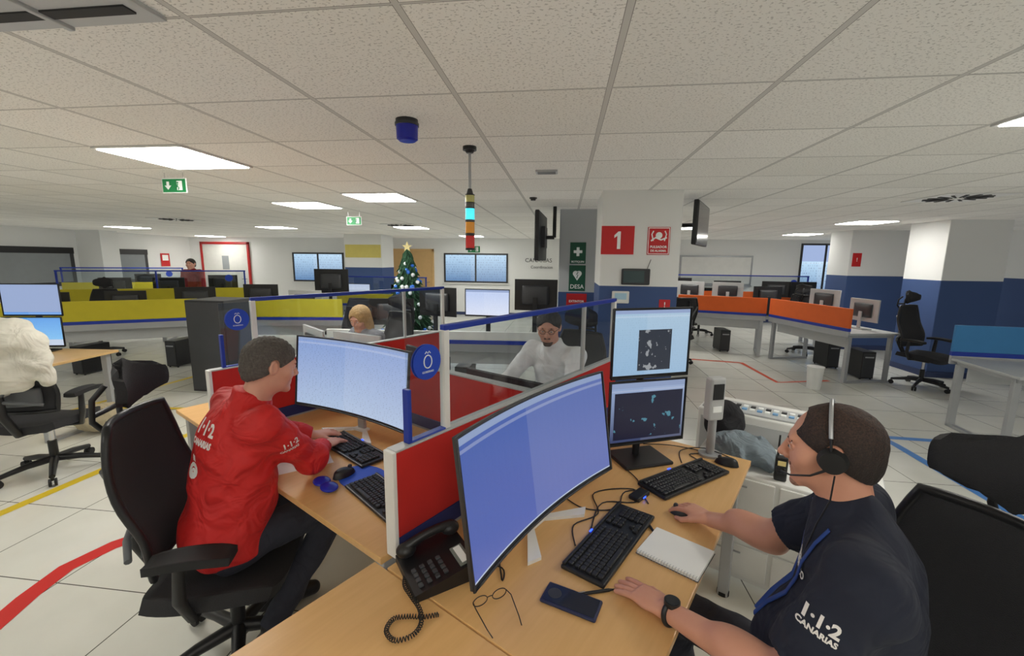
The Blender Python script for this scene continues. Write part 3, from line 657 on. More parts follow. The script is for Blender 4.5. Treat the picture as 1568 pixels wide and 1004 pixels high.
def sign(name,loc,w,h,bg,txts,border=None):
    g=B(name,loc); g.b2((-w/2,-.008,-h/2),(w/2,-.001,h/2),bg,.001)
    if border: g.b2((-w/2+.006,-.0095,-h/2+.006),(w/2-.006,-.008,h/2-.006),border,0); g.b2((-w/2+.012,-.0105,-h/2+.012),(w/2-.012,-.0095,h/2-.012),bg,0)
    for t,s,z,m in txts: g.text(t,s,TM((0,-.0125,z),(1,0,0),(0,0,1)),m,.0008,bold=.0008)
    return g
g=sign('pillar_number_sign',(.48,4.15,1.895),.30,.26,SR,[])
g.add([(x,-.0095,z) for x,z in ((-.004,-.08),(.026,-.08),(.026,.08),(.004,.08),(-.032,.045),(-.032,.02),(-.004,.04))],[[0,1,2,3,4,5,6]],SGW); g.done()
g=sign('alarm_button_sign',(.85,4.15,1.89),.2,.25,SR,[('PULSADOR',.03,-.055,SGW),('DE ALARMA',.026,-.09,SGW)],SGW)
g.sph((0,-.012,.05),(.03,.004,.03),SGW,16,8); g.tube([(-.07,-.012,.0),(-.03,-.012,.03),(.02,-.012,.01),(.07,-.012,.03)],.008,SGW,6); g.tube([(.05,-.012,.0),(.065,-.012,.06),(.05,-.012,.09)],.006,SGW,6); g.tube([(-.05,-.012,.0),(-.065,-.012,.06),(-.05,-.012,.09)],.006,SGW,6); g.done()
g=sign('first_aid_sign',(.16,5.62,1.80),.2,.27,SG,[('BOTIQUIN',.034,-.11,SGW)]); g.b2((-.055,-.012,.0),(.055,-.008,.035),SGW,0); g.b2((-.018,-.012,-.038),(.018,-.008,.073),SGW,0); g.done()
g=sign('defibrillator_sign',(.16,5.62,1.48),.21,.33,SG,[('DESA',.075,-.11,SGW)]); g.sph((-.022,-.01,.06),(.035,.003,.035),SGW,14,8); g.sph((.022,-.01,.06),(.035,.003,.035),SGW,14,8); g.add([(-.053,-.011,.045),(.053,-.011,.045),(0,-.011,-.03)],[[0,2,1]],SGW); g.tube([(.01,-.014,.08),(-.01,-.014,.045),(.01,-.014,.045),(-.006,-.014,.0)],.005,SG,5); g.done()
sign('extinguisher_sign',(.16,5.62,1.18),.26,.2,SR,[('EXTINTOR',.04,0,SGW)]).done()
sign('small_fire_sign',(.94,4.15,1.30),.10,.10,SR,[('!',.07,0,SGW)]).done()
g=B('intercom_panel',(.66,4.15,1.56)); g.box((0,-.015,0),(.26,.03,.15),DGREY,bev=.01); g.box((-.02,-.032,0),(.19,.004,.11),mat('intercom_screen',(60,78,80),.2),bev=.001); g.cyl((.1,-.015,.07),(.13,-.015,.16),.003,BLACK,seg=6); g.done()
g=B('wall_thermostat',(.53,4.15,1.365)); g.box((0,-.013,0),(.16,.026,.115),WHITE,bev=.008); g.box((0,-.028,.01),(.11,.003,.06),mat('lcd_pale',(170,205,225),.3),bev=.001); g.done()
g=B('fire_hose_sign',(XL+.012,12.1,1.6),90); g.b2((-.15,-.01,-.2),(.15,0,.2),SR); g.b2((-.1,-.014,-.02),(.1,-.01,.15),SGW,0); g.done()
sign('fire_alarm_sign',(5.66,9.21,1.78),.16,.26,SR,[('!',.1,0,SGW)]).done()
def tape(pts,m,w=.07):
    g=B('floor_tape_line'); P=[Vector(p) for p in pts]; L=[];R_=[]
    for i,p in enumerate(P):
        d=(P[min(i+1,len(P)-1)]-P[max(i-1,0)]).normalized(); n=Vector((-d.y,d.x))*w/2; L.append(p+n); R_.append(p-n)
    n=len(P); v=[(q.x,q.y,z) for z in (.0005,.0022) for q in L+R_]; f=[]
    for i in range(n-1): f+= [[2*n+i,2*n+i+1,3*n+i+1,3*n+i][::-1]]
    g.add(v,f,m); return g.done()
TY=mat('tape_yellow',(206,178,40),.5);TR_=mat('tape_red',(196,36,32),.5);TO=mat('tape_orange',(196,70,40),.5);TB=mat('tape_blue',(60,120,190),.5)
tape([(-3.75,.2),(-3.68,2.2),(-3.64,2.96),(-3.56,3.6),(-3.3,4.1)],TY,.08); tape([(-5.45,3.3),(-5.39,4.03),(-5.25,5.38)],TY); tape([(-5.39,4.03),(-4.2,4.15),(-3.6,3.9)],TY,.06)
tape([(-2.40,.5),(-2.50,1.2),(-2.64,1.6),(-2.68,1.8),(-2.62,2.0),(-2.50,2.16),(-2.2,2.4)],TR_,.10)
tape([(1.6,7.8),(2.34,7.71),(3.06,7.58)],TO);tape([(3.06,7.6),(3.09,6.38),(3.9,6.6)],TO);tape([(2.4,4.48),(3.15,4.45),(3.75,4.42)],TB,.08);tape([(3.17,4.40),(3.18,4.27),(3.14,3.0),(3.1,2.0)],TB,.08)
# ================================================================== MAIN CLUSTER
def desk(name,b0,b1,a0,a1,legs):
    c=CL((b0+b1)/2,(a0+a1)/2); g=B(name,c,-30); w=(b1-b0)/2;d=(a1-a0)/2
    g.b2((-w,-d,.705),(w,d,.73),WOOD,.003)
    for (lx,ly) in legs:
        x=w*lx-(.06 if lx>0 else -.06);y=d*ly-(.06 if ly>0 else -.06); g.box((x,y,.352),(.05,.05,.705),SILVER,bev=.005); g.cyl((x,y,0),(x,y,.02),.03,RUBBER)
    for ly in (-1,1): g.b2((-w+.06,ly*(d-.08)-.015,.665),(w-.06,ly*(d-.08)+.015,.705),SILVER)
    return g.done()
desk('desk_beech',-1.10,-.24,-.45,.736,[(-1,-1),(1,-1)]); desk('desk_beech',-1.045,-.24,.741,2.31,[(1,1),(-1,1),(-1,-1),(1,-.9)]); desk('desk_beech',-2.60,-1.095,.755,1.575,[(-1,-1),(-1,1),(1,1),(1,-1)])
desk('desk_beech',-3.3,-2.66,.80,1.575,[(-1,-1),(1,-1),(-1,1),(1,1)]); desk('desk_beech',-2.60,-1.10,1.63,2.3,[(-1,1),(1,1),(1,-1)]); desk('desk_beech',-4.1,-2.66,1.63,2.25,[(-1,1),(1,1)])
CB=mat('disc_blue',(28,70,190),.4)
def partition(b,a0,a1,pm=RED,name='desk_partition_screen',z1=1.095,zg=1.455):
    g=B(name,CL(b,a0),-30); L=a1-a0
    g.b2((-.02,0,.80),(.02,L,z1),pm,.004); g.b2((-.022,0,.735),(.022,L,.80),NAVYP,.002); g.b2((-.016,.02,.3),(.016,L-.02,.735),LGREY,.002)
    g.b2((-.024,-.012,.735),(.024,.004,z1+.006),WHITE,.003); g.b2((-.024,0,z1),(.024,L,z1+.008),LGREY,.003)
    for y in (.05,L-.05): g.box((0,y,.15),(.03,.05,.3),SILVER); g.box((0,y,.012),(.22,.05,.024),SILVER)
    g.b2((-.003,.07,z1+.01),(.003,.235,zg),GLASS,0); g.b2((-.003,.25,z1+.01),(.003,L-.03,zg),GLASS,0); g.b2((-.012,.23,zg),(.012,L-.02,zg+.022),BLUE,.003)
    for y in (.24,L-.035): g.b2((-.013,y-.013,z1),(.013,y+.013,zg+.004),WHITE,.003)
    y=.24+(L-.26)*.72; g.b2((-.010,y-.010,z1),(.010,y+.010,zg+.004),LGREY,.003)
    g.b2((-.014,.062,z1),(.014,.078,z1+.19),BLUE,.003); g.b2((-.014,.062,z1+.0),(.014,.23,z1+.014),BLUE,.003)
    zc=z1+.265
    g.cyl((.0045,.155,zc),(.0075,.155,zc),.06,CB,seg=32); g.cyl((-.0075,.155,zc),(-.0045,.155,zc),.06,CB,seg=32)
    g.text('GOBIERNO',.010,TM((.009,.155,zc-.033),(0,1,0),(0,0,1)),SGW,.0004)
    g.tube([(.009,.155+.017*math.cos(t),zc+.002+.022*math.sin(t)) for t in np.linspace(0,2*math.pi,20)[:-1]],.002,SGW,5,closed=True); g.tube([(.009,.143+i*.006,zc+.03+.007*(i%2)) for i in range(5)],.0015,SGW,5)
    return g.done()
partition(-1.07,.79,2.50); partition(-2.63,.80,2.55)
g=B('desk_partition_screen',CL(-2.60,1.602),-30); g.b2((0,-.02,.80),(1.5,.02,1.09),RED); g.b2((0,-.022,.735),(1.5,.022,.8),NAVYP); g.b2((0,-.024,1.09),(1.5,.024,1.1),LGREY); g.b2((.0,-.012,.0),(1.5,.012,.735),LGREY); g.done()
# --- screens
SCR_BIG=screen_mat('screen_big',(74,102,180),(96,112,188),.82,rows=46,textamt=.06,w=.9,h=.42,z0=.80)
SCR_RED=screen_mat('screen_office',(136,162,216),(182,202,230),.90,rows=40,textamt=.28,w=.86,h=.42,z0=.83)
SCR_T=screen_mat('screen_map',(168,198,222),(150,186,218),.9,rows=30,textamt=.12,w=.4,h=.32,z0=1.16,patch=(.32,.76,.12,.72,(44,50,62),(150,154,158)),psc=30,pth=.60)
SCR_B=screen_mat('screen_islands',(160,182,222),(30,40,90),.8,rows=30,textamt=.05,w=.4,h=.3,z0=.83,patch=(.05,.97,.12,.88,(18,21,50),(80,140,160)),psc=19,pth=.62)
SCR_W=screen_mat('screen_white',(190,208,245),(225,232,250),.95,rows=26,textamt=.25,w=.5,h=.3,z0=1.04)
SCR_K=mat('screen_off',(14,15,17),.15)
SCR_D=screen_mat('screen_desktop_blue',(60,140,225),(120,190,240),1.0,rows=12,textamt=.1,w=.5,h=.3,z0=.85)
monitor(CL(-.745,1.222),60,.90,.43,.80,SCR_BIG,'curved_monitor',curve=2.4,back=DGREY,foot='v',tilt=.15)
monitor(CL(-2.07,1.28),-22.4,.88,.41,.84,SCR_RED,'curved_monitor',curve=2.4,back=DGREY,foot='v',tilt=.1)
c=CL(-.65,1.95)
monitor(c,23,.41,.325,1.165,SCR_T,'computer_monitor',back=BLACK,stand=False)
monitor(c,23,.41,.31,.84,SCR_B,'computer_monitor',back=BLACK,stand=False)
g=B('dual_monitor_stand',c,23); g.box((0,.05,.739),(.26,.2,.016),BLACK,bev=.006); g.cyl((0,.08,.745),(0,.08,1.36),.018,BLACK); g.box((0,.065,1.0),(.1,.03,.1),BLACK); g.box((0,.065,1.33),(.1,.03,.1),BLACK); g.done()
keyboard(CL(-.53,1.30,.7305),60); keyboard(CL(-.45,1.91,.7305),38.6); keyboard(CL(-1.89,1.16,.7305),-34); keyboard(CL(-1.35,.97,.7305),-38)
mouse(CL(-.375,1.625,.7305),68); mouse(CL(-.33,2.19,.7305),60); mouse(CL(-1.68,.985,.734),-25)
g=B('mouse_pad',CL(-1.60,1.03,.7305),-30); n=28; g.prism([(.13*math.cos(2*math.pi*i/n),.095*math.sin(2*math.pi*i/n)) for i in range(n)],0,.003,mat('pad_blue',(36,78,190),.6)); g.done()
g=B('gel_wrist_rest',CL(-1.66,.885,.7305),-35); g.sph((-.035,0,.012),(.045,.035,.014),mat('gel_blue',(24,44,170),.08)); g.sph((.035,0,.012),(.045,.035,.014),MATS['gel_blue']); g.done()
PAPER=mat('paper',(232,232,226),.7)
g=B('spiral_notebook',CL(-.335,1.375,.7305),-34); g.b2((-.10,-.085,0),(.10,.085,.012),PAPER,.002); g.b2((-.102,-.087,.0),(.102,.087,.002),DGREY,.001)
for i in range(22):
    x=-.094+i*.009; g.tube([(x,-.078,.013),(x,-.088,.016),(x,-.095,.008),(x,-.088,.000),(x,-.080,.001)],.0008,SILVER,5)
g.done()
g=B('paper_sheet',CL(-1.98,.93,.7305),-50); g.b2((-.1,-.14,0),(.1,.14,.001),PAPER,0); g.done()
def pen(loc,rz,c=BLACK):
    g=B('ballpoint_pen',loc,rz); g.cyl((-.065,0,.0055),(.05,0,.0055),.0048,c,seg=12); g.cyl((.05,0,.0055),(.07,0,.0055),.0045,c,r2=.0012,seg=12); g.box((-.045,0,.0115),(.04,.003,.0015),CHROME,bev=.0005); g.done()
pen(CL(-.44,1.45,.7305),-78); pen(CL(-.475,1.045,.7305),18)
g=B('smartphone',CL(-.51,.975,.7305),-20); g.box((0,0,.006),(.165,.08,.011),mat('phone_case_navy',(26,34,70),.5),bev=.005); g.box((0,0,.0118),(.152,.069,.001),mat('phone_glass',(22,28,46),.12),bev=.0004); g.cyl((-.05,0,.0122),(-.05,0,.013),.02,DGREY,seg=24); g.done()
g=B('eyeglasses',CL(-.69,.83,.7305),35)
for s in (-1,1):
    g.tube([(s*.030+.022*math.cos(t),.004,.020+.015*math.sin(t)) for t in np.linspace(0,2*math.pi,20)[:-1]],.0014,BLACK,6,closed=True)
    g.tube([(s*.052,.004,.024),(s*.055,-.02,.026),(s*.048,-.08,.010),(s*.043,-.105,.003)],.0015,BLACK,6)
g.tube([(-.008,.004,.023),(0,.002,.026),(.008,.004,.023)],.0014,BLACK,6); g.done()
g=B('desk_telephone',CL(-.925,.835,.7305),-52)
g.add([(-.09,-.10,0),(.11,-.10,0),(.11,.10,0),(-.09,.10,0),(-.09,-.10,.022),(.11,-.10,.022),(.11,.10,.06),(-.09,.10,.06)],[[3,2,1,0],[4,5,6,7],[0,1,5,4],[1,2,6,5],[2,3,7,6],[3,0,4,7]],BLACK)
sl=math.atan2(.038,.2); 
def onp(x,y,dz=0): return (x,y,.022+(y+.1)*.19+dz)
g.box(onp(.055,.065,.004),(.09,.04,.004),mat('phone_lcd',(120,130,124),.3),rot=(math.degrees(sl),0,0)); g.box(onp(.055,.065,.0075),(.075,.022,.001),SGW,rot=(math.degrees(sl),0,0),bev=0)
for i in range(4):
    for j in range(4): g.box(onp(.02+i*.022,-.075+j*.026,.005),(.015,.014,.007),mat('phone_key_grey',(62,64,68),.5),rot=(math.degrees(sl),0,0),bev=.002)
for y in (-.075,.075): g.sph(onp(-.055,y,.028),(.028,.032,.022),BLACK,16,10)
g.tube([onp(-.055,y,.034+.014*(1-(y/.08)**2)) for y in np.linspace(-.08,.08,9)],[.018,.017,.016,.015,.015,.015,.016,.017,.018],BLACK,10)
g.done()
ctl=[(-.96,.745),(-.93,.72),(-.88,.705),(-.83,.69),(-.79,.66),(-.78,.62),(-.805,.585),(-.845,.59),(-.86,.625),(-.835,.655),(-.80,.68),(-.775,.71)]
path=[]
for i in range(len(ctl)-1):
    p0=Vector(ctl[max(i-1,0)]);p1=Vector(ctl[i]);p2=Vector(ctl[i+1]);p3=Vector(ctl[min(i+2,len(ctl)-1)])
    for k in range(60):
        t=k/60; q=.5*((2*p1)+(-p0+p2)*t+(2*p0-5*p1+4*p2-p3)*t*t+(-p0+3*p1-3*p2+p3)*t**3); path.append(q)
pts=[]
for i,q in enumerate(path):
    d=(path[min(i+1,len(path)-1)]-path[max(i-1,0)]).normalized(); n=Vector((-d.y,d.x)); k=i*.6; w=CL(q.x+n.x*.0055*math.cos(k),q.y+n.y*.0055*math.cos(k)); pts.append((w.x,w.y,.7385+.0055*math.sin(k)))
B('telephone_coil_cord').tube(pts,.0015,BLACK,5).done()
def cable(pts,name='desk_cable',r=.0025):
    P=[CL(*p) for p in pts]; out=[]
    for i in range(len(P)-1):
        p0=P[max(i-1,0)];p1=P[i];p2=P[i+1];p3=P[min(i+2,len(P)-1)]
        for k in range(6):
            t=k/6; out.append(.5*((2*p1)+(-p0+p2)*t+(2*p0-5*p1+4*p2-p3)*t*t+(-p0+3*p1-3*p2+p3)*t**3))
    B(name).tube(out,r,BLACK,6).done()
cable([(-.62,1.32,.735),(-.66,1.5,.734),(-.55,1.6,.734),(-.6,1.75,.734),(-.72,1.85,.735)]); cable([(-.52,1.72,.734),(-.62,1.64,.734),(-.6,1.5,.734),(-.7,1.42,.734),(-.82,1.45,.734)])
cable([(-.35,2.1,.735),(-.5,2.18,.734),(-.42,2.26,.734),(-.6,2.24,.734),(-.75,2.15,.734)]); cable([(-.3,2.26,.734),(-.45,2.27,.75),(-.55,2.2,.734),(-.5,2.05,.734)]); cable([(-.84,.93,.74),(-.75,.96,.735),(-.72,.92,.735),(-.83,1.05,.735),(-.95,1.3,.735)])
cable([(-.62,1.2,.735),(-.68,1.3,.734),(-.64,1.42,.736),(-.72,1.55,.734),(-.60,1.68,.734),(-.5,1.6,.734)])
g=B('small_usb_dock',CL(-.56,1.64,.7305),50); g.box((0,0,.01),(.09,.05,.02),BLACK,bev=.006); g.box((0,-.0255,.01),(.02,.002,.006),BLUELED,bev=.001); g.done()
g=B('badge_reader_terminal',CL(-.42,2.25,.7305),20); g.cyl((0,0,0),(0,0,.012),.055,SILVER); g.cyl((0,0,.01),(0,0,.22),.02,SILVER); g.box((0,0,.30),(.085,.05,.22),LGREY,bev=.01); g.box((0,-.027,.34),(.06,.004,.08),BLACK,bev=.002); g.box((0,-.027,.25),(.05,.004,.03),SGW,bev=.001); g.done()
g=B('white_drawer_cabinet',CL(-.12,2.60),-30); g.b2((-.42,-.23,.03),(.42,.23,.62),WHITE,.006)
for j in (-.21,.21):
    for i in range(3): g.b2((j-.2,-.245,.06+i*.185),(j+.2,-.23,.235+i*.185),WHITE,.004); g.b2((j-.08,-.252,.19+i*.185),(j+.08,-.245,.2+i*.185),SILVER)
g.b2((.42,-.2,.06),(.428,.2,.6),LGREY)
for x in (-.38,.38):
    for y in (-.19,.19): g.cyl((x,y,0),(x,y,.03),.02,RUBBER)
g.done()
g=B('control_console_cabinet',CL(-.33,3.05),-30); g.b2((-.30,-.17,.0),(.30,.17,.77),WHITE,.01); g.b2((-.28,-.15,.77),(.28,.06,.782),LGREY,.004)
for i in range(13): g.box((-.255+i*.042,-.08,.786),(.028,.03,.01),mat('console_key_blue',(120,170,215),.4) if i%2 else SGW,bev=.002); g.box((-.255+i*.042,-.02,.786),(.028,.03,.01),SGW if i%2 else DGREY,bev=.002)
g.b2((-.28,-.176,.1),(.28,-.17,.72),LGREY,.002); g.done()
g=B('walkie_talkie',CL(-.12,2.42,.6205),-20); g.box((0,0,.065),(.055,.034,.13),BLACK,bev=.008); g.cyl((-.018,0,.13),(-.018,0,.235),.006,BLACK,r2=.004); g.cyl((.014,0,.13),(.014,0,.148),.008,BLACK); g.box((0,-.018,.095),(.035,.002,.025),mat('radio_lcd_amber',(190,170,110),.3,emit=.3),bev=.001); 
for i in range(3):
    for j in range(3): g.box((-.014+i*.014,-.018,.045+j*.012),(.009,.002,.007),DGREY,bev=.001)
g.done()
def cloth(name,c,ops,m,h=.009,amp=.006,fr=55,rz=0):
    vf=sdfmesh(ops,h,wr(amp,fr,3)); root=bpy.data.objects.new(name,None); bpy.context.collection.objects.link(root); root.location=c; root.rotation_euler=(0,0,rz*D2R)
    mesh_obj(name+'_cloth',vf,[m],root); return root
cloth('grey_hoodie',CL(-.32,2.53,.66),[ell((0,0,.03),(.16,.10,.08)),cap((-.12,-.02,.02),(.02,-.10,.0),.045,.035,k=.02),cap((.1,0,.02),(.17,-.05,.0),.045,.03,k=.02),cap((-.05,.03,.08),(.08,.04,.08),.035,.03,k=.02),half((0,0,-1),.035)],fabric('hoodie_grey',(122,134,142),.6,10),h=.007,amp=.007,fr=60,rz=-30)
cloth('black_backpack',CL(-.44,2.71,.76),[ell((0,0,0),(.11,.08,.135),k=.05),ell((0,-.05,-.03),(.075,.04,.08),k=.02),cap((-.06,.05,.09),(.06,.05,.09),.015,.015,k=.02),half((0,0,-1),.135)],fabric('backpack_black',(30,30,34),.3,10),amp=.002,rz=-20)
# ================================================================== PEOPLE
HAIR_G=mat('hair_dark_grey',(88,82,78),.7,bump=.8,bscale=220,var=.5,scale=110); HAIR_B=thin_hair('hair_short_brown',(36,27,24),(140,98,80),1.26,1.36)
HAIR_K=mat('hair_black',(34,28,26),.6,bump=.7,bscale=200); HAIR_Y=mat('hair_blonde',(196,158,104),.5,bump=.8,bscale=160,var=.3,scale=60); BEARD=mat('beard_dark',(84,64,54),.8,bump=.6,bscale=260,var=.4,scale=120)
STUB=mat('stubble_shadow',(158,118,100),.75,bump=.3,bscale=400,var=.25,scale=260)
REDJ=fabric('red_jacket',(200,28,26),.55,8,.65); NAVY=fabric('navy_polo_fabric',(24,29,46),.4,8); TRO=fabric('dark_trousers',(38,40,52),.4,8); WSH=fabric('white_shirt',(234,236,238),.3,8); NOK=mat('print_white',(236,232,228),.6)
def decaler(off,bvh):
    def decal(g,txt,size,c,dirv,upv,sub=2,bold=.0):
        dv=Vector(dirv).normalized(); x=dv.cross(Vector(upv)).normalized(); y=x.cross(dv).normalized()
        g.text(txt,size,TM(Vector(c)-off-dv*.35,x,y),NOK,.0006,bvh=bvh,sub=sub,bold=bold)
    return decal
J=dict(pelvis=(-1.93,.585,.55),chest=(-1.92,.645,.915),neck=(-1.885,.715,1.115),head=(-1.855,.785,1.255),fwd=(.05,1,0),hfw=(.14,1,-.26),hup=(0,.2,1),
 shL=(-2.10,.71,1.05),shR=(-1.73,.68,1.05),elL=(-2.22,.92,.835),elR=(-1.77,.89,.825),wrL=(-2.13,1.08,.775),wrR=(-1.96,1.04,.775),hfL=(.3,1,-.08),hfR=(-.25,1,-.08),curlL=.5,curlR=.45,
 knL=(-2.02,1.03,.56),knR=(-1.78,1.01,.56),anL=(-2.05,.78,.12),anR=(-1.80,.68,.12),toeL=(-1.98,.95,.04),toeR=(-1.72,.85,.04))
root,bvh,M,off=person('man_in_red_jacket',J,REDJ,TRO,SKIN_L,HAIR_G,'short','long',hh=.007,wrk=.0042,hs=.95,loose=1.08)
g=B('jacket_logo',parent=root); decal=decaler(off,bvh)
bd=(-.35,1,0)
decal(g,'1·1·2',.066,(-1.94,.6,1.03),bd,(0,0,1),bold=.002); decal(g,'CANARIAS',.030,(-1.94,.6,.98),bd,(0,0,1),bold=.001); decal(g,'O',.075,(-1.97,.6,.87),bd,(0,0,1),bold=.004); decal(g,'o',.045,(-1.97,.6,.872),bd,(0,0,1),bold=.003); decal(g,'M',.026,(-1.97,.6,.92),bd,(0,0,1),bold=.003)
decal(g,'1·1·2',.034,(-1.74,.77,.955),(-1,.15,-.15),(.0,-.3,1),bold=.001); decal(g,'CANARIAS',.015,(-1.74,.77,.93),(-1,.15,-.15),(.0,-.3,1),bold=.0005)
g.done()
chair(CL(-1.925,.60),-30-40,sz=.44)
J=dict(pelvis=(.12,1.19,.54),chest=(.12,1.22,.91),neck=(.085,1.245,1.115),head=(.035,1.265,1.253),fwd=(-1,.03,0),hfw=(-1,.03,-.12),hup=(-.08,0,1),
 shL=(.11,1.035,1.055),shR=(.11,1.42,1.055),elL=(-.0,.965,.83),elR=(-.07,1.49,.85),wrL=(-.275,1.075,.768),wrR=(-.275,1.59,.770),hfL=(-1,.28,-.10),hfR=(-1,.38,-.05),curlL=.18,curlR=.5,gripR=1,
 knL=(-.33,1.06,.55),knR=(-.33,1.37,.55),anL=(-.30,1.06,.12),anR=(-.28,1.39,.12),toeL=(-.48,1.06,.04),toeR=(-.46,1.39,.04))
root,bvh,M,off=person('man_in_navy_polo',J,NAVY,TRO,SKIN_R,HAIR_B,'buzz','short',hh=.0065,hd=.0026,handh=.0024,belly=1.9,wrk=.0035,hs=.93,beard=STUB,bt=.0022)
g=B('shirt_logo',parent=root); decal=decaler(off,bvh)
decal(g,'1·1·2',.034,(.045,.99,.995),(.0,1,-.35),(.25,.35,1),bold=.0013); decal(g,'CANARIAS',.015,(.040,.99,.972),(.0,1,-.35),(.25,.35,1),bold=.0006)
decal(g,'DIR.',.03,(-.1,1.13,1.0),(.9,.5,0),(0,0,1),bold=.0006); decal(g,'TECNICO',.024,(-.1,1.13,.97),(.9,.5,0),(0,0,1),bold=.0005); g.done()
g=B('headset',parent=root)
g.tube([M@Vector((.092*math.cos(t),-.004,.022+.101*math.sin(t))) for t in np.linspace(-.1,math.pi+.1,18)],.0055,BLACK,8,flat=.5)
g.tube([M@Vector((.094*math.cos(t),-.004,.024+.1035*math.sin(t))) for t in np.linspace(.3,math.pi-.3,18)],.0045,SILVER,8)
for s in (-1,1): g.cyl(M@Vector((s*.082,-.006,-.004)),M@Vector((s*.104,-.006,-.004)),.031,RUBBER,r2=.025,seg=28)
g.tube([M@Vector(p) for p in ((-.100,.0,-.02),(-.098,.04,-.045),(-.075,.085,-.062),(-.045,.112,-.066))],[.0035,.0025,.0022,.0022],BLACK,8); g.sph(M@Vector((-.04,.114,-.066)),(.011,.008,.008),RUBBER,10,8); 
g.tube([M@Vector(p) for p in ((-.1,-.01,-.035),(-.1,-.0,-.1),(-.105,.03,-.17),(-.11,.06,-.26))],.002,BLACK,6); g.done()
g=B('lanyard',parent=root); LAN=mat('lanyard_blue',(30,66,140),.6)
for s in (-1,1):
    pp=[]
    for (aa,zz_) in ((.07,1.10),(.075,1.06),(.07,1.0),(.06,.95),(.045,.89),(.025,.83),(.01,.77)):
        q=Vector((-.5,1.22+s*aa,zz_))-off; h=bvh.ray_cast(q,Vector((1,0,0)),1); pp.append((h[0]-Vector((.004,0,0))) if h[0] else q+Vector((.4,0,0)))
    g.tube(pp,.008,LAN,6,flat=.3)
g.done()
g=B('wristwatch',parent=root); wv=Vector(J['wrL'])-off; wd=(Vector(J['wrL'])-Vector(J['elL'])).normalized(); c0=wv-wd*.018
Fm=frame(wd); g.tube([c0+Fm@Vector((.0305*math.cos(t),.0290*math.sin(t),0)) for t in np.linspace(0,2*math.pi,24)[:-1]],.007,BLACK,8,closed=True)
g.cyl(c0+Vector((0,0,.026)),c0+Vector((0,0,.038)),.021,BLACK,seg=24); g.cyl(c0+Vector((0,0,.038)),c0+Vector((0,0,.0395)),.018,mat('watch_face',(30,34,40),.1),seg=24); g.done()
chair(CL(.20,1.23),-30+140,arms=False,sz=.435)
J=dict(pelvis=(-1.62,2.78,.50),chest=(-1.62,2.72,.88),neck=(-1.62,2.66,1.08),head=(-1.62,2.60,1.225),fwd=(.1,-1,0),hfw=(.45,-1,-.28),
 shL=(-1.43,2.68,1.02),shR=(-1.81,2.68,1.02),elL=(-1.36,2.45,.80),elR=(-1.9,2.45,.80),wrL=(-1.5,2.23,.77),wrR=(-1.75,2.23,.77),knL=(-1.5,2.35,.5),knR=(-1.75,2.35,.5),anL=(-1.5,2.4,.1),anR=(-1.75,2.4,.1),toeL=(-1.5,2.2,.04),toeR=(-1.75,2.2,.04))
person('man_in_white_shirt',J,WSH,TRO,SKIN_L,HAIR_K,'short','long',hh=.011,hd=.0042,handh=.004,beard=BEARD,glasses=True); chair(CL(-1.62,2.84),150)
J=dict(pelvis=(-3.75,2.6,.48),chest=(-3.75,2.55,.80),neck=(-3.75,2.5,.97),head=(-3.75,2.46,1.11),fwd=(0,-1,0),hfw=(.3,-1,-.4),
 shL=(-3.58,2.53,.93),shR=(-3.92,2.53,.93),elL=(-3.5,2.35,.80),elR=(-4.0,2.35,.80),wrL=(-3.62,2.15,.77),wrR=(-3.88,2.15,.77),knL=(-3.6,2.2,.5),knR=(-3.9,2.2,.5),anL=(-3.6,2.25,.1),anR=(-3.9,2.25,.1),toeL=(-3.6,2.1,.04),toeR=(-3.9,2.1,.04))
person('woman_with_blonde_hair',J,fabric('grey_top',(120,120,126)),TRO,SKIN_L,HAIR_Y,'long','long',hh=.014,hd=.006,handh=.005); chair(CL(-3.75,2.68),150)
ox,oy=-8.35,8.75
J=dict(pelvis=(ox,oy,.90),chest=(ox,oy,1.22),neck=(ox,oy,1.40),head=(ox,oy-.02,1.54),fwd=(.3,-1,0),shL=(ox+.19,oy,1.35),shR=(ox-.19,oy,1.35),elL=(ox+.24,oy-.03,1.08),elR=(ox-.24,oy-.03,1.08),wrL=(ox+.2,oy-.2,.92),wrR=(ox-.2,oy-.2,.92),
 knL=(ox+.1,oy-.02,.48),knR=(ox-.1,oy-.02,.48),anL=(ox+.1,oy,.1),anR=(ox-.1,oy,.1),toeL=(ox+.12,oy-.2,.04),toeR=(ox-.12,oy-.2,.04))
person('standing_operator',J,fabric('maroon_top',(130,30,34)),TRO,SKIN_L,HAIR_K,'short','long',hh=.018,hd=.008,handh=.007,rot=0)
# ================================================================== OTHER WORKSTATIONS
bench((-7.9,4.25),(-5.5,5.8),YEL,'desk_row_yellow',1,.8); bench((-5.45,5.85),(-3.4,6.2),YEL,'desk_row_yellow',1,.8)
bench((-9.3,6.8),(-6.6,8.2),YEL,'desk_row_yellow',1,.75,glass=True); bench((-11.6,8.6),(-9.4,9.6),YEL,'desk_row_yellow',1,.75,glass=True)
bench((2.2,8.6),(3.62,8.12),ORA,'desk_row_orange',1,.8); bench((3.66,8.08),(4.0,6.45),ORA,'desk_row_orange',1,.8)
bench((4.08,4.95),(6.6,4.70),LBL,'desk_row_blue',-1,.8)
bench((-2.7,4.55),(-.1,4.75),WHITE,'desk_row_white',1,.75,ztop=.90); bench((2.3,9.9),(5.2,9.9),ORA,'desk_row_orange',-1,.7,glass=True)
bench((-4.6,8.2),(-2.7,8.2),YEL,'desk_row_yellow',1,.7,ztop=1.0,glass=True)
def mon(x,y,rz,scr=SCR_K,w=.54,h=.32,z0=.86,back=BLACK): return monitor((x,y,0),rz,w,h,z0,scr,back=back)
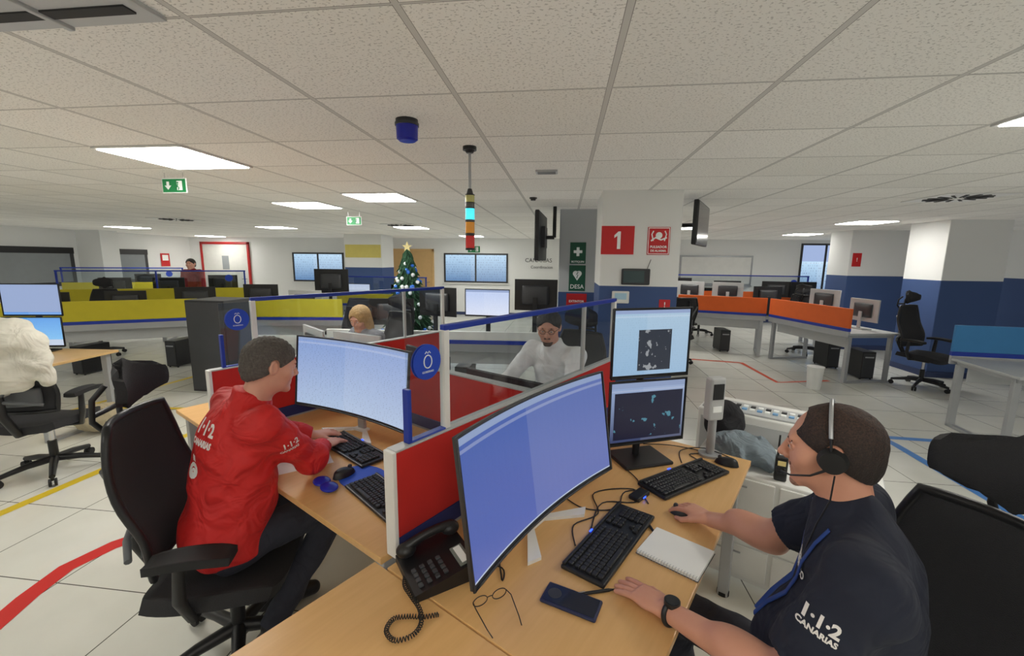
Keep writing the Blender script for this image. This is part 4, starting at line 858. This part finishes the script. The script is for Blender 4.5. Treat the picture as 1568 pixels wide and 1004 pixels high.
mon(-.90,4.95,-4,SCR_W,z0=1.04); mon(-.33,5.0,176,SCR_K,.5,.36,1.12); mon(-1.5,4.95,165,SCR_K,.5,.34,1.03); mon(-2.1,5.0,190,SCR_K,z0=.9); mon(-2.5,4.95,160,SCR_K,.4,.26,.85)
for b,a,r,w,h,z0,bk in ((-1.40,1.80,150,.55,.27,.80,DGREY),(-2.05,1.82,140,.5,.3,.82,DGREY),(-2.95,1.9,160,.5,.3,.82,LGREY),(-3.6,1.9,140,.5,.3,.80,LGREY)):
    l=CL(b,a); mon(l.x,l.y,r,SCR_K,w,h,z0,bk)
mon(-6.6,5.7,210,SCR_K,.5,.3,.88); mon(-7.3,5.2,200,SCR_K); mon(-5.9,6.2,215,SCR_K,z0=.9); mon(-4.9,6.4,190,SCR_K,z0=.95); mon(-4.2,6.5,185,SCR_K,back=LGREY); mon(-8.2,8.0,210,SCR_K,z0=.95); mon(-7.3,8.4,205,SCR_K,z0=1.0); mon(-3.9,6.8,180,SCR_K,.6,.4,1.12); mon(-9.0,7.6,205,SCR_K,z0=.95); mon(-10.3,9.5,205,SCR_K,z0=.95)
mon(2.5,8.95,150,SCR_K,back=LGREY,z0=1.0); mon(3.15,8.75,165,SCR_K,back=LGREY,z0=1.0); mon(3.75,8.45,190,SCR_K,z0=.95); mon(4.5,7.0,100,SCR_K,.5,.33,.85,LGREY); mon(2.4,9.5,170,SCR_K,z0=1.05); mon(4.4,9.55,170,SCR_K,z0=1.0); mon(4.35,7.75,110,SCR_K,z0=.95,back=LGREY); mon(3.4,9.5,180,SCR_K,z0=1.0); mon(4.9,9.5,190,SCR_K,z0=1.0)
mon(-4.3,8.5,0,SCR_W); mon(-3.3,8.5,0,SCR_K)
g=B('desk_grey',(-5.35,3.42),4); g.b2((-.75,-.38,.705),(.75,.38,.73),BEIGE,.003)
for x in (-.68,.68):
    for y in (-.3,.3): g.box((x,y,.3525),(.06,.05,.705),SILVER)
    g.b2((x-.03,-.3,0),(x+.03,.3,.03),SILVER)
g.done()
mon(-5.27,3.62,12,SCR_D,.54,.32,1.10); mon(-5.27,3.60,12,SCR_D,.54,.3,.79)
chair((-3.98,2.72),15,arms=True,head_=False); 
cloth('white_jacket_on_chair',Vector((-3.92,2.44,1.02)),[ell((0,0,.08),(.27,.12,.15)),cap((-.24,0,.08),(-.28,.02,-.2),.07,.05),cap((.24,0,.08),(.28,.02,-.2),.07,.05),cap((-.15,.04,.19),(.15,.04,.19),.05,.05,k=.04),ell((0,-.03,-.12),(.26,.09,.18))],fabric('cream_jacket',(216,213,200),.5,8),h=.011,amp=.007,fr=34,rz=15)
cloth('beige_bag',Vector((-4.5,3.45,.14)),[ell((0,0,0),(.2,.14,.13)),ell((.1,.02,.05),(.12,.1,.1)),half((0,0,-1),.135)],fabric('beige_bag_fabric',(178,166,138)),h=.013,amp=.006)
g=B('dark_locker_cabinet',(-4.42,5.0)); g.b2((-.27,-.25,0.0),(.27,.25,1.17),DGREY,.008); g.b2((-.25,-.258,.03),(.25,-.25,1.14),mat('locker_door',(66,68,72),.4),.002); g.box((.2,-.265,.65),(.015,.015,.12),CHROME); g.done()
chair((5.0,6.45),205); chair((1.9,7.5),20,head_=False); chair((-7.9,6.3),200); chair((-3.0,5.6),170,head_=False); chair((3.2,10.5),20,head_=False); chair((4.6,8.6),300)
def pc(x,y,rz=0):
    g=B('computer_tower',(x,y),rz); g.b2((-.09,-.2,.02),(.09,.2,.42),BLACK,.006); g.b2((-.08,-.206,.04),(.08,-.2,.4),DGREY,.003); g.box((0,-.21,.34),(.12,.006,.02),SILVER); 
    for x_ in (-.07,.07):
        for y_ in (-.17,.17): g.cyl((x_,y_,0),(x_,y_,.02),.012,RUBBER,seg=8)
    g.done()
for p in ((-6.9,5.35),(-6.0,5.95),(3.1,8.7),(4.5,6.95),(4.4,7.6),(-5.6,3.35),(-1.2,5.1)): pc(*p)
g=B('waste_bin',(3.45,6.15)); g.cyl((0,0,0),(0,0,.30),.08,WHITE,r2=.10); g.cyl((0,0,.295),(0,0,.31),.105,WHITE); g.done()
g=B('coat_stand',(7.2,5.9)); g.cyl((0,0,0),(0,0,1.75),.02,BEIGE); g.cyl((0,0,0),(0,0,.03),.18,BEIGE)
for i in range(4): a=i*math.pi/2; g.tube([(0,0,1.6),(.1*math.cos(a),.1*math.sin(a),1.62),(.15*math.cos(a),.15*math.sin(a),1.72)],.012,BEIGE,6)
g.done()
g=B('christmas_tree',(-2.22,5.9)); PINE=mat('pine_green',(46,86,60),.8,var=.5,scale=30); g.cyl((0,0,0),(0,0,1.75),.02,mat('trunk',(70,52,38),.8)); g.cyl((0,0,0),(0,0,.22),.13,mat('tree_pot',(150,30,30),.5),r2=.16)
for k in range(24):
    z=.35+k*.061; r=.44*(1-(k/24.5))**.8+.03; n=22
    for i in range(n):
        a=2*math.pi*(i+.5*(k%2))/n+random.uniform(-.1,.1); rr=r*random.uniform(.75,1.15)
        dx,dy=math.cos(a),math.sin(a); g.add([(0,0,z+.1),(dx*rr*.7-dy*.03,dy*rr*.7+dx*.03,z+.02),(dx*rr,dy*rr,z-.05),(dx*rr*.7+dy*.03,dy*rr*.7-dx*.03,z+.02),(dx*rr*.6,dy*rr*.6,z-.03)],[[0,1,2,3],[0,4,1],[0,3,4],[1,4,2],[2,4,3]],PINE)
OB=mat('ornament_blue',(60,120,225),.2,.1);OW=mat('ornament_white',(235,240,246),.25)
for i in range(120):
    t=random.random(); z=.4+1.32*t; r=.44*(1-t)**.8+.02; a=random.uniform(0,2*math.pi); g.sph((r*math.cos(a),r*math.sin(a),z),.028,OB if i%3==0 else OW,10,6)
st=[]; 
for i in range(10): a=math.pi/2+i*math.pi/5; r=.075 if i%2==0 else .032; st.append((r*math.cos(a),-.01,1.87+r*math.sin(a)))
g.add(st+[(p[0],.01,p[2]) for p in st],[list(range(10)),list(range(10,20))[::-1]]+[[i,10+i,10+(i+1)%10,(i+1)%10] for i in range(10)],mat('star_gold',(225,210,150),.3)); g.done()
# ================================================================== LIGHT / WORLD / CAMERA
sl_=bpy.data.lights.new('upward_fill_sun','SUN'); sl_.energy=1.5; sl_.angle=3.0; sl_.color=(1,.99,.965); sl_.use_shadow=False  # added shadowless fill from below, stands in for light bounced off the floor
so=bpy.data.objects.new('upward_fill_sun',sl_); bpy.context.collection.objects.link(so); so.rotation_euler=(math.pi,0,0); so.location=(0,0,1)
w=bpy.data.worlds.new('world'); scene.world=w; w.use_nodes=True; w.node_tree.nodes['Background'].inputs[0].default_value=(.8,.88,1,1); w.node_tree.nodes['Background'].inputs[1].default_value=.6
cam=bpy.data.cameras.new('camera'); cam.sensor_width=36; cam.lens=36*666.1/1600; cam.clip_start=.02; co=bpy.data.objects.new('camera',cam); bpy.context.collection.objects.link(co)
p,yaw,roll=[math.radians(a) for a in (9.015,6.926,.612)]
F=Vector((-math.sin(yaw),math.cos(yaw),0));R=Vector((math.cos(yaw),math.sin(yaw),0));U=Vector((0,0,1))
fwd=F*math.cos(p)-U*math.sin(p);up=F*math.sin(p)+U*math.cos(p); r2=R*math.cos(roll)+up*math.sin(roll);u2=-R*math.sin(roll)+up*math.cos(roll)
M=Matrix((r2,u2,-fwd)).transposed().to_4x4(); M.translation=Vector((0,0,1.70)); co.matrix_world=M; scene.camera=co
scene.view_settings.view_transform='Standard'; scene.view_settings.look='None'; scene.view_settings.exposure=0
